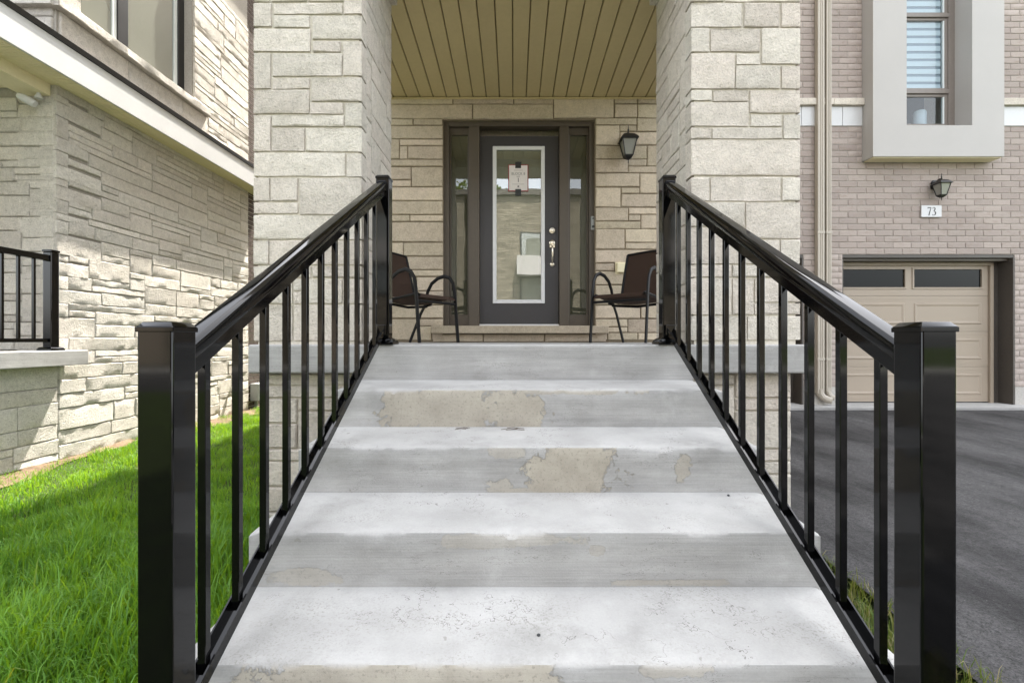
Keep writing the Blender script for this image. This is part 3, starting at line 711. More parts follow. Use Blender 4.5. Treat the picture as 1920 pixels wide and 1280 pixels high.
# ------------------------------------------------------------------ stair railings
SL = 0.573
def stair_rail(xn, xf, label):
    xc = (xn+xf)/2
    def XC(y): return xn + (y-1.035)/(2.705-1.035)*(xf-xn)
    t = thing('stair_railing', label, 'railing', (xc, 1.85, zr(-1.02)), 'black metal stair railings')
    def post(y, zb, zt):
        xc = XC(y)
        o = MB().box(xc-0.038, xc+0.038, y-0.038, y+0.038, zr(zb), zr(zt-0.012)).build('post', M['blackmetal'], t, bevel=0.005, seg=3)
        w = 0.0405
        c = MB().box(xc-w, xc+w, y-w, y+w, zr(zt-0.017), zr(zt-0.006))
        c.lathe([(w-0.0008, 0), (w-0.010, 0.0105), (w-0.012, 0.011)], (xc, y, zr(zt-0.006)), sq=True)
        c.build('post_cap', M['blackmetal'], o, bevel=0.0015)
        b = MB(); b.lathe([(0.068, 0.0), (0.068, 0.014), (0.058, 0.030), (0.042, 0.038)], (xc, y, zr(zb)), sq=True)
        b.build('base_cover', M['blackmetal'], o, bevel=0.003)
    post(1.035, -1.026, 0.034); post(2.705, -0.026, 0.935)
    y0, y1 = 1.083, 2.667
    def bar(prof):     # cross-section (x offset, height) swept along the slope
        n = len(prof); mb = MB()
        za = -0.832 + SL*(y0-1.139); zb_ = -0.832 + SL*(y1-1.139)
        vs = [(XC(y0)+p, y0, zr(za+h)) for p, h in prof] + [(XC(y1)+p, y1, zr(zb_+h)) for p, h in prof]
        mb.add(vs, [tuple(range(n)), tuple(range(2*n-1, n-1, -1))] + [(i, i+n, (i+1) % n+n, (i+1) % n) for i in range(n)]); return mb
    # upper rail: moulded cap over a channel
    T = 0.862
    cap = [(-0.0235, T-0.046), (-0.0265, T-0.043), (-0.0265, T-0.009), (-0.019, T+0.001), (0.019, T+0.001), (0.0265, T-0.009), (0.0265, T-0.043), (0.0235, T-0.046)]
    tr = bar(cap).build('top_rail', M['blackmetal'], t, bevel=0.0015, seg=2)
    bar([(-0.0205, T-0.083), (-0.0205, T-0.0475), (0.0205, T-0.0475), (0.0205, T-0.083)]).build('channel', M['blackmetal'], tr, bevel=0.001)
    lo = bar([(-0.021, 0.0), (-0.021, 0.036), (-0.0165, 0.036), (-0.0165, 0.012), (0.0165, 0.012), (0.0165, 0.036), (0.021, 0.036), (0.021, 0.0)]).build('bottom_rail', M['blackmetal'], t, smooth=0)
    for k in range(11):
        y = 1.155 + 0.137*k; zb = -0.832 + SL*(y-1.139)+0.012; zt = zb + T - 0.083
        w = 0.0103; d = SL*w; xc = XC(y)
        MB().hexa([(xc-w, y-w, zr(zb-d)), (xc+w, y-w, zr(zb-d)), (xc+w, y+w, zr(zb+d)), (xc-w, y+w, zr(zb+d)),
                   (xc-w, y-w, zr(zt-d)), (xc+w, y-w, zr(zt-d)), (xc+w, y+w, zr(zt+d)), (xc-w, y+w, zr(zt+d))]).build('baluster', M['blackmetal'], t, bevel=0.0015, seg=1)
    for (y, hh) in ((y1-0.012, 0.02), (y1-0.012, T-0.03)):
        zz = -0.832 + SL*(y-1.139); xc = XC(y)
        MB().box(xc-0.026, xc+0.026, y-0.010, y+0.012, zr(zz+hh-0.03), zr(zz+hh+0.028)).build('bracket', M['blackmetal'], t, bevel=0.003)
stair_rail(-0.763, -0.746, 'glossy black stair railing on the left side, beside the lawn')
stair_rail(0.905, 0.885, 'glossy black stair railing on the right side, beside the driveway')

# ------------------------------------------------------------------ patio chairs
def chair(label, loc, ang):
    t = thing('patio_chair', label, 'chair', (0, 0, 0), 'brown sling chairs on the porch')
    for s in (-1, 1):          # local +y is the way the chair faces
        x = 0.265*s
        path = [(x, 0.285, 0.0), (x, 0.262, 0.25), (x, 0.245, 0.46), (x, 0.225, 0.56), (x, 0.185, 0.615), (x, 0.12, 0.637), (x, 0.04, 0.622), (x, -0.04, 0.575), (x, -0.09, 0.50), (x, -0.115, 0.42), (x, -0.125, 0.37)]
        MB().tube(path, 0.0185, 10, 0.62, up=(0, 0.4, 1) if False else (1, 0, 0)).build('arm_leg', M['chairmetal'], t)
        MB().tube([(x, -0.04, 0.375), (x, -0.13, 0.36), (x, -0.185, 0.28), (x*1.02, -0.335, 0.0)], 0.0165, 10, 0.62, up=(1, 0, 0)).build('rear_leg', M['chairmetal'], t)
        xi = 0.235*s
        MB().tube([(xi, 0.265, 0.405), (xi, 0.24, 0.425), (xi, 0.0, 0.395), (xi, -0.18, 0.38), (xi, -0.225, 0.42), (xi, -0.27, 0.58), (xi*0.97, -0.345, 0.86)], 0.0125, 8, up=(1, 0, 0)).build('seat_rail', M['chairmetal'], t)
        MB().tube([(xi, 0.22, 0.36), (x, 0.254, 0.36)], 0.010, 6).build('bracket', M['chairmetal'], t)
    MB().tube([(-0.262, 0.253, 0.362), (0.262, 0.253, 0.362)], 0.012, 8).build('front_bar', M['chairmetal'], t)
    MB().tube([(-0.262, -0.10, 0.352), (0.0, -0.10, 0.330), (0.262, -0.10, 0.352)], 0.012, 8).build('rear_bar', M['chairmetal'], t)
    prof = [(0.272, 0.398, 0), (0.255, 0.425, 0), (0.14, 0.402, -0.02), (0.0, 0.385, -0.03), (-0.12, 0.378, -0.02), (-0.19, 0.385, 0), (-0.225, 0.425, 0)]
    def sheet(prof, name, tap=0.0):
        mb = MB(); nx = 6; m = len(prof)
        for off in (0, -0.006):
            for j, (y, z, sag) in enumerate(prof):
                for i in range(nx+1):
                    u = -1+2*i/nx; w = 0.238*(1 - tap*j/(m-1))
                    mb.v.append((u*w, y + (off if tap else 0), z + sag*(1-u*u) + (0 if tap else off)))
        k = m*(nx+1)
        for j in range(m-1):
            for i in range(nx):
                a = j*(nx+1)+i; mb.f.append((a, a+1, a+nx+2, a+nx+1)); mb.f.append((k+a, k+a+nx+1, k+a+nx+2, k+a+1))
        for j in range(m-1):
            for i in (0, nx):
                a = j*(nx+1)+i; mb.f.append((a, a+nx+1, k+a+nx+1, k+a))
        for i in range(nx):
            for j in (0, m-1):
                a = j*(nx+1)+i; mb.f.append((a, a+1, k+a+1, k+a))
        return mb.build(name, M['sling'], t)
    sheet(prof, 'seat')
    sheet([(-0.228, 0.43, 0), (-0.25, 0.50, 0), (-0.27, 0.58, 0), (-0.305, 0.71, 0), (-0.335, 0.82, 0), (-0.347, 0.868, 0)], 'backrest', 0.06)
    MB().tube([(-0.228, -0.346, 0.862), (0, -0.352, 0.872), (0.228, -0.346, 0.862)], 0.0125, 8).build('back_bar', M['chairmetal'], t)
    t.location = loc; t.rotation_euler = (0, 0, ang)
    return t
def face(fx, fy): return math.atan2(fy, fx) - math.pi/2
PZ = zr(SLAB_T) + 0.001
chair('brown sling patio chair left of the front door, half hidden by the left rail post', (-0.905, 4.35, PZ), face(0.83, -0.50))
chair('brown sling patio chair right of the front door, turned towards the steps', (1.074, 4.24, PZ), face(-0.66, -0.75))

# ------------------------------------------------------------------ neighbour's stone house on the left
XN, YC, YE = -4.20, 4.31, 7.40
nb = thing('neighbour_house', 'grey stone house on the left with white fascia and tall upper window', 'house', (-5.5, 6.0, zr(-1.1)))
SIDE = ((XN+0.0, 0, 0), (0, 1, 0), (1, 0, 0))
WY0, WY1, WZ0, WZ1 = 4.55, 6.13, 3.12, 5.4
mb = MB()
mb.box(XN-0.25, XN, YC+0.0, YE, zr(-1.4), zr(2.9))
nw = mb.build('side_wall', M['darkmortar'], nb)
mb = MB(); mb.box(XN-0.25, XN, YC, WY0, zr(2.9), zr(6.6)); mb.box(XN-0.25, XN, WY1, YE, zr(2.9), zr(6.6)); mb.box(XN-0.25, XN, WY0, WY1, zr(2.9), zr(WZ0-0.09)); mb.box(XN-0.25, XN, WY0, WY1, zr(WZ1), zr(6.6))
nu = mb.build('upper_wall', M['darkmortar'], nb)
nf = MB().box(-9, XN-0.25, YC, YC+0.25, zr(-0.095), zr(6.6)).build('front_wall', M['darkmortar'], nb)
MB().box(-9, XN-0.30, YC+0.6, 15, zr(-1.4), zr(6.55)).build('rear_wall', M['darkmortar'], nb)
pl = MB().box(XN-0.25, XN, 0.8, YC-0.003, zr(-1.4), zr(-0.235)).build('porch_plinth', M['darkmortar'], nb)
MB().box(-9.3, XN+0.25, 3.9, 15.2, zr(6.6), zr(6.75)).build('upper_roof', M['roof'], nb)
rg = random.Random(21)
quoin = []; z = zr(-0.235); i = 0
while z < zr(2.40):
    h = rg.choice((0.0637, 0.1274, 0.1911, 0.1274)); h = min(h, zr(2.42)-z)
    if h < 0.03: break
    q = 0.10 if i % 2 else rg.choice((0.31, 0.38, 0.45))
    stone(nw, *SIDE, YC-0.019, YC+q, z, z+h, M['nstone'], t=0.020, back=-0.34 if i % 2 else -0.13, rough=0.004, gap=0.0028, rim=0.85, nmax=14, cell=0.07)
    quoin.append((YC, YC+q+0.001, z, z+h)); z += h; i += 1
for (a, b, c, e) in ashlar(YC+0.10, YE, zr(-0.235), zr(2.42), 0.0640, rg, 0.20, 0.98, 0.035, avoid=quoin):
    stone(nw, *SIDE, a, b, c, e, M['nstone'], t=0.020, back=-0.01, rough=0.0038, gap=0.0028, rim=0.75, cell=0.07, nmax=14)
for (a, b, c, e) in ashlar(0.9, YC, zr(-1.24), zr(-0.235), 0.0665, rg, 0.25, 0.95, 0.035) + ashlar(YC, YE, zr(-1.24), zr(-0.235), 0.0665, rg, 0.25, 0.95, 0.035):
    par = pl if b < YC+0.01 else nw
    stone(par, *SIDE, a, b, c, e, M['nstone'], t=0.022, back=-0.01, rough=0.0050, gap=0.0028, rim=0.7, cell=0.07, nmax=14)
for (a, b, c, e) in ashlar(YC+0.02, YE, zr(2.66), zr(4.9), 0.066, rg, 0.28, 1.0, 0.035, avoid=[(WY0-0.02, WY1+0.02, zr(WZ0-0.14), zr(6)), (0, 6.42, zr(2.0), zr(3.13))]) + ashlar(YC+0.02, 6.42, zr(2.66), zr(3.03), 0.185, rg, 0.35, 0.9, 0.035):
    stone(nu, *SIDE, a, b, c, e, M['nstone'], t=0.022, back=-0.01, rough=0.0050, gap=0.0028, rim=0.7, cell=0.07, nmax=14)
NF = ((0, YC, 0), (1, 0, 0), (0, -1, 0))
for (a, b, c, e) in ashlar(-5.6, XN-0.02, zr(-0.095), zr(2.22), 0.0640, rg, 0.16, 0.6, 0.035):
    if b > XN-0.06: b = XN-0.004
    stone(nf, *NF, a, b, c, e, M['nstone'], t=0.020, back=-0.01, rough=0.003, gap=0.004, rim=0.6)
for (a, b, c, e) in ashlar(-5.0, XN-0.02, zr(2.7), zr(4.2), 0.066, rg, 0.2, 0.6, 0.035):
    stone(nf, *NF, a, min(b, XN), c, e, M['nstone'], t=0.020, back=-0.01, rough=0.003, gap=0.004)
# sill stones of the upper window
y = YC-0.05
while y < 6.38:
    y2 = min(y + rg.uniform(0.65, 0.95), 6.40)
    if 6.40-y2 < 0.3: y2 = 6.40
    stone(nu, (XN, 0, 0), (0, 1, 0), (1, 0, 0), y, y2, zr(3.035), zr(3.125), M['nstone'], t=0.075, back=-0.15, rough=0.008, gap=0.001, rim=0.9, name='sill_stone'); y = y2
MB().box(-5.2, XN+0.02, YC-0.075, YC+0.02, zr(3.035), zr(3.125)).build('sill_stone', M['nstone'], nf, bevel=0.006)
# window in the upper side wall
wi = MB(); xw = XN-0.10
def yb(a, b, z0, z1, dx=0.0, w=0.06): wi.box(xw-w+dx, xw+dx, a, b, zr(z0), zr(z1))
yb(WY0, WY0+0.09, WZ0+0.01, WZ1); yb(WY1-0.11, WY1, WZ0+0.01, WZ1); yb(5.10, 5.24, WZ0+0.01, WZ1); yb(WY0, WY1, WZ0, WZ0+0.012); yb(WY0, WY1, WZ1-0.08, WZ1)
win = wi.build('window', M['blackframe'], nb, bevel=0.004)
for a, b in ((WY0+0.09, 5.10), (5.24, WY1-0.11)):
    MB().box(xw-0.04, xw-0.028, a+0.002, b-0.002, zr(WZ0+0.014), zr(WZ1-0.082)).build('pane', M['sideglass'], win)
    MB().box(xw-0.027, xw-0.012, b-0.05, b-0.003, zr(WZ0+0.014), zr(WZ1-0.082)).build('glazing_bead', M['sashpale'], win)
MB().box(xw-1.2, xw-1.1, WY0-0.5, WY1+0.5, zr(WZ0-0.3), zr(WZ1)).build('room_wall', M['curtain'], nb)
# eave: soffit panels, fascia, drip edge, low roof
XF = -3.97; YEAVE = 7.85; Y0 = 0.9
sof = MB().box(XN-0.04, XF, Y0, YEAVE, zr(2.345), zr(2.40)).build('soffit', M['trimdark'], nb)
y = Y0
while y < YEAVE-0.02:
    y2 = min(y+0.135, YEAVE); mb = MB()
    mb.box(XN+0.003 if y >= YC else XN-0.03, XF-0.004, y+0.003, y2-0.003, zr(2.330), zr(2.343))
    for q in range(1, 5):
        yy = y + 0.135*q/5
        if y2-y > 0.1 and y < 7.2: 
            for x in (-4.15, -4.10, -4.05, -4.0): mb.box(x-0.016, x+0.016, yy-0.004, yy+0.004, zr(2.3265), zr(2.3295))
    mb.build('soffit_panel', M['cream'], sof); y = y2
mb = MB(); mb.prism([(XF, zr(2.328)), (XF+0.022, zr(2.328)), (XF+0.022, zr(2.60)), (XF, zr(2.60))], 1, Y0, YEAVE)
mb.build('fascia', M['white'], nb, bevel=0.003)
mb = MB(); mb.prism([(XF-0.01, zr(2.602)), (XF+0.034, zr(2.602)), (XF+0.042, zr(2.645)), (XF-0.01, zr(2.665))], 1, Y0, YEAVE+0.02)
mb.build('drip_edge', M['drip'], nb)
mb = MB(); mb.prism([(XN+0.0, zr(2.60)), (XF-0.012, zr(2.60)), (XF-0.012, zr(2.655)), (XN+0.0, zr(2.70))], 1, Y0, YEAVE)
mb.build('eave_roof', M['roof'], nb)
MB().box(-9, XN, Y0, YC-0.0, zr(2.60), zr(2.72)).build('porch_roof', M['roof'], nb)
mb = MB().box(-9, XN-0.28, Y0, YC-0.022, zr(2.30), zr(2.345)); mb.build('porch_ceiling', M['cream'], nb)
MB().box(XN-0.28, XN-0.031, Y0, YC-0.02, zr(2.225), zr(2.595)).build('porch_beam', M['cream'], nb, bevel=0.004)
MB().box(XF-0.02, XF+0.0, Y0-0.02, Y0-0.002, zr(2.33), zr(2.6)).build('fascia_return', M['white'], nb)
# neighbour's porch slab
MB().box(-9, XN+0.032, 0.8, YC-0.03, zr(-0.232), zr(-0.095)).build('porch_slab', M['slab'], nb)
MB().box(XN+0.035, -4.0, 0.8, 4.42, zr(-0.232), zr(-0.095)).build('porch_slab', M['slab'], nb, bevel=0.008)
MB().box(XN-0.2, XN+0.012, 0.9, 12, zr(-1.5), zr(-1.10)).build('footing', M['foundation'], nb, bevel=0.01)
# dark brick rear part of the neighbour
XB2 = XN-0.02
bk = MB().box(XB2-0.25, XB2-0.006, YE+0.004, 12, zr(-1.4), zr(6.5)).build('brick_wall', M['nstone'], nb)
mb = MB(); row = 0; z = zr(-1.2)
while z < zr(6.2):
    y = YE + 0.006 - (0.11 if row % 2 else 0)
    while y < 11.8:
        a = max(y, YE+0.006); mb.box(XB2-0.03, XB2, a+0.005, y+0.215, z+0.005, z+0.062); y += 0.22
    z += 0.069; row += 1
tag(mb.build('bricks', M['darkbrick'], bk), kind='stuff')

cam2 = thing('security_camera', 'small white security camera under the porch ceiling on the left house', 'camera', (-4.33, 4.28, zr(2.10)))
MB().lathe([(0.030, 0), (0.030, 0.012), (0.018, 0.035), (0.014, 0.05)], (-4.285, 4.235, zr(2.175)), 14).build('mount', M['white'], cam2)
o = MB().tube([(-4.40, 4.17, zr(2.17)), (-4.37, 4.18, zr(2.155)), (-4.30, 4.20, zr(2.115)), (-4.285, 4.205, zr(2.107))], [0.026, 0.034, 0.034, 0.028], 14).build('body', M['white'], cam2)

# neighbour's porch railing
nr = thing('porch_railing', 'black metal porch railing on the left house seen at the left edge', 'railing', (-4.08, 3.0, zr(-0.095)))
xc = -4.08
def nbar(z0, z1, w, name): MB().box(xc-w, xc+w, 0.9, 4.10, zr(z0), zr(z1)).build(name, M['blackmetal'], nr, bevel=0.003)
nbar(0.690, 0.740, 0.025, 'top_rail'); nbar(-0.02, 0.012, 0.02, 'bottom_rail')
po = MB().box(xc-0.038, xc+0.038, 4.102, 4.178, zr(-0.094), zr(0.770)).build('post', M['blackmetal'], nr, bevel=0.006)
MB().box(xc-0.042, xc+0.042, 4.098, 4.182, zr(0.771), zr(0.79)).build('post_cap', M['blackmetal'], po, bevel=0.004)
MB().lathe([(0.066, 0.0), (0.066, 0.012), (0.056, 0.028), (0.041, 0.034)], (xc, 4.14, zr(-0.0945)), sq=True).build('base_cover', M['blackmetal'], po, bevel=0.003)
for k in range(22):
    y = 3.99 - 0.125*k
    MB().box(xc-0.0095, xc+0.0095, y-0.0095, y+0.0095, zr(0.012), zr(0.69)).build('baluster', M['blackmetal'], nr)
# garden tap and meter box low on the neighbour's wall
tp = thing('garden_tap', 'garden tap with red handle low on the left stone wall', 'tap', (-4.2, 7.0, zr(-0.55)))
yt = 7.02; zt = zr(-0.545)
MB().tube([(-4.19, yt, zt), (-4.10, yt, zt), (-4.06, yt, zt-0.02), (-4.05, yt, zt-0.07)], 0.014, 8).build('spout', M['nickel'], tp)
MB().lathe([(0.004, 0), (0.034, 0.004), (0.034, 0.014), (0.004, 0.018)], (-4.10, yt, zt+0.02), 10).build('handle', M['tapred'], tp)
bx = thing('meter_box', 'grey meter box on the dark brick wall behind the tap', 'meter', (-4.2, 7.6, zr(-1.0)))
MB().box(-4.215, -4.08, 7.5, 7.75, zr(-0.98), zr(-0.70)).build('casing', M['grey'], bx, bevel=0.012)
MB().box(-4.2, -4.16, 7.6, 7.65, zr(-1.16), zr(-0.985)).build('conduit', M['grey'], bx, bevel=0.006)

# ------------------------------------------------------------------ brick house with the garage on the right
bh = thing('brick_house', 'pinkish grey brick house on the right with beige garage door', 'house', (5.9, 7.2, zr(-1.0)))
GX0, GX1, GT = 4.86, 7.40, px_z(477, WB)
OX1, OT = 4.28, px_z(478, WB)
FZ = px_z(725, WB)
BOX = (5.15, 7.03, px_z(303.5, WB))
BAND = (px_z(237, WB), px_z(187, WB))
mb = MB()
mb.box(OX1, GX0, WB+0.0085, WB+0.5, FZ, GT); mb.box(GX1, 10, WB+0.0085, WB+0.5, FZ, GT); mb.box(1.66, 10, WB+0.0085, WB+0.5, GT, BOX[2]-0.003)
mb.box(1.66, 5.55, WB+0.0085, WB+0.5, BOX[2], zr(12.2)); mb.box(6.66, 10, WB+0.0085, WB+0.5, BOX[2], zr(12.2)); mb.box(5.55, 6.66, WB+0.0085, WB+0.5, zr(7.0), zr(12.2))
bw = mb.build('brick_wall', M['brickmortar'], bh)
MB().box(1.66, 10, WB+1.6, 16, zr(-1.1), zr(12.2)).build('rear_wall', M['brickmortar'], bh)
MB().box(1.60, 10.3, WB-0.35, 16.3, zr(12.2), zr(12.4)).build('roof', M['roof'], bh)
MB().box(OX1+0.003, GX0-0.003, WB-0.004, WB+0.4, zr(-1.3), FZ-0.001).build('foundation', M['foundation'], bh); MB().box(GX1+0.003, 10, WB-0.004, WB+0.4, zr(-1.3), FZ-0.001).build('foundation', M['foundation'], bh)
BWD, BH = 0.267, (GT - FZ) / round((GT-FZ)/0.0885)
cache = {}
def brick_mesh(w, h):
    k = (round(w, 3), round(h, 3), rnd.randrange(4))
    if k not in cache:
        g = 0.005; y0 = -0.012
        us = [-w/2+g, -w/2+g+0.006, -w/6, w/6, w/2-g-0.006, w/2-g]; zs = [-h/2+g, -h/2+g+0.006, h/2-g-0.006, h/2-g]
        vs = []; fs = []; Wd = len(us); Hh = len(zs)
        for j, z in enumerate(zs):
            for i, u in enumerate(us):
                bd = i in (0, Wd-1) or j in (0, Hh-1)
                vs.append((u+rnd.uniform(-.0012, .0012), 0.004 if bd else rnd.uniform(-0.0012, 0.0012), z+rnd.uniform(-.001, .001)))
        fs = [(j*Wd+i, j*Wd+i+1, (j+1)*Wd+i+1, (j+1)*Wd+i) for j in range(Hh-1) for i in range(Wd-1)]
        ring = [i for i in range(Wd)] + [j*Wd+Wd-1 for j in range(1, Hh)] + [(Hh-1)*Wd+i for i in range(Wd-2, -1, -1)] + [j*Wd for j in range(Hh-2, 0, -1)]
        kk = len(vs)
        for r in ring: vs.append((vs[r][0], 0.020, vs[r][2]))
        n = len(ring); fs += [(ring[i], kk+i, kk+(i+1) % n, ring[(i+1) % n]) for i in range(n)]
        me = bpy.data.meshes.new('brick'); me.from_pydata(vs, [], fs); me.update()
        me.polygons.foreach_set('use_smooth', [True]*len(me.polygons)); me.set_sharp_from_angle(angle=R(24)); me.materials.append(M['brick'])
        cache[k] = me
    return cache[k]
blocks = []      # (x0, x1, z0, z1)
rows = []
z = FZ
while z < GT-0.01: rows.append((z, z+BH)); z += BH
n = round((BAND[0]-GT)/0.0885); rows += [(GT+(BAND[0]-GT)*i/n, GT+(BAND[0]-GT)*(i+1)/n) for i in range(n)]
rows += [(BAND[1]+0.0885*i, BAND[1]+0.0885*(i+1)) for i in range(20)]
for r, (z0, z1) in enumerate(rows):
    spans = [(1.7, 9.0)]
    if z1 <= GT+0.01: spans = [(OX1, GX0), (GX1, 9.0)]
    elif z1 > BOX[2]+0.02: spans = [(1.7, BOX[0]-0.0), (BOX[1]+0.0, 9.0)]
    ph = 0.0 if r % 2 else BWD/2
    for (a, b) in spans:
        x = 3.2 - 7*BWD + ph
        while x < b:
            l, q = max(x, a), min(x+BWD, b)
            if q - l > 0.03: blocks.append((l, q, z0, z1))
            x += BWD
def seen(b):
    x, z = (b[0]+b[1])/2, (b[2]+b[3])/2
    px, py = 963 + x*F/WB, 637 - (z-ZC)*F/WB
    return 1500 < px < 1935 and -15 < py < 760
vis = [b for b in blocks if seen(b)]
vis.sort(key=lambda b: (0 if (b[2]+b[3])/2 > px_z(480, WB) else 1, -(b[1]-b[0])))
ones, rest = vis[:298], vis[298:] + [b for b in blocks if not seen(b)]
for b in ones:
    o = link('brick', brick_mesh(b[1]-b[0], b[3]-b[2]), bw, ((b[0]+b[1])/2, WB + rnd.uniform(-0.0015, 0.0015), (b[2]+b[3])/2))
mb = MB()
for b in rest:
    me = brick_mesh(b[1]-b[0], b[3]-b[2]); c = Vector(((b[0]+b[1])/2, WB, (b[2]+b[3])/2))
    mb.add([tuple(v.co + c) for v in me.vertices], [tuple(p.vertices) for p in me.polygons])
o = mb.build('bricks', M['brick'], bw); tag(o, kind='stuff')
# stone ledge and white band
def span_parts(a, b, z0, z1, y0, name, mat, xs):
    e = [a] + [x for x in xs if a < x < b] + [b]
    for l, q in zip(e, e[1:]):
        MB().box(l+0.003, q-0.003, y0, WB+0.03, z0, z1).build(name, mat, bh, bevel=0.003)
for a, b in ((1.7, BOX[0]-0.002), (BOX[1]+0.002, 9)):
    span_parts(a, b, BAND[0]+0.004, BAND[0]+0.288, WB-0.010, 'band_panel', M['white'], [px_x(1502, WB), px_x(1579, WB), 8.2])
    x = a
    while x < b - 0.05:
        x2 = min(b, x + 0.75)
        stone(bh, (0, WB, 0), (1, 0, 0), (0, -1, 0), x, x2, BAND[0]+0.293, BAND[1]-0.001, M['pillar'], t=0.055, back=-0.02, rough=0.004, gap=0.0008, rim=0.9, name='ledge_stone'); x = x2
# projecting stucco window surround
yb0 = 6.724
s = MB(); ox0, ox1, oz = 5.631, 6.571, px_z(235, yb0)
s.box(BOX[0], ox0, yb0, WB+0.1, oz, zr(7.2)); s.box(ox1, BOX[1], yb0, WB+0.1, oz, zr(7.2)); s.box(BOX[0], BOX[1], yb0, WB+0.1, BOX[2], oz)
sur = s.build('window_surround', M['stucco'], bh)
MB().box(BOX[0]+0.02, BOX[1]-0.02, yb0+0.02, WB-0.01, BOX[2]-0.012, BOX[2]-0.001).build('surround_drip', M['cream'], sur)
yw = 6.99
def wx(px): return px_x(px, yw)
def wz(py): return px_z(py, yw)
fz = MB()
xr = wx(1788)
fz.box(xr-0.075, xr+0.02, yw, yw+0.06, wz(236), zr(6.6)); fz.box(5.58, 5.655, yw, yw+0.06, wz(236), zr(6.6))
for y0, y1 in ((176, 168), (33, 26)): fz.box(5.655, xr-0.075, yw-0.012, yw+0.06, wz(y0), wz(y1))
fz.box(5.655, xr-0.075, yw, yw+0.06, wz(240), wz(235.5)); fz.box(5.655, xr-0.075, yw, yw+0.06, wz(-150), wz(-140))
wf = fz.build('window', M['sash'], bh, bevel=0.004)
for y0, y1 in ((235, 176), (168, 33), (26, -140)):
    a, b, c, e = 5.66, xr-0.078, wz(y0)+0.004, wz(y1)-0.004
    f2 = MB(); w = 0.045
    f2.box(a, a+w, yw+0.012, yw+0.05, c, e); f2.box(b-w, b, yw+0.012, yw+0.05, c, e); f2.box(a+w, b-w, yw+0.012, yw+0.05, e-w*0.8, e); f2.box(a+w, b-w, yw+0.012, yw+0.05, c, c+w*0.5)
    f2.build('sash', M['sash'], wf, bevel=0.003)
    MB().box(b-w-0.022, b-w-0.001, yw+0.016, yw+0.045, c+w*0.5, e-w*0.8).build('glazing_bead', M['sashpale'], wf)
    MB().box(a+w-0.002, b-w+0.002, yw+0.026, yw+0.034, c+w*0.45, e-w*0.75).build('pane', M['winglass'], wf)
    if y0 != 235:
        z = c + 0.02; i = 0
        while z < e - 0.03:
            MB().box(a+0.06, b-0.075, yw+0.045+0.004*(i % 2), yw+0.048+0.004*(i % 2), z, min(z+(0.075 if i % 2 == 0 else 0.040), e-0.03)).build('blind_band', M['blind'] if i % 2 == 0 else M['blindsheer'], wf)
            z += 0.075 if i % 2 == 0 else 0.040; i += 1
MB().box(5.3, 6.9, yw+0.9, yw+0.95, BOX[2], zr(7.0)).build('room_wall', M['interior'], bh)
MB().box(5.48, 5.54, yw+0.0, yw+0.95, BOX[2], zr(7.0)).build('room_wall', M['interior'], bh)
# lace pot seen behind the lower pane
MB().lathe([(0.06, 0), (0.085, 0.04), (0.085, 0.30), (0.07, 0.33)], (6.27, yw+0.26, wz(235)), 16).build('vase', M['blind'], wf)

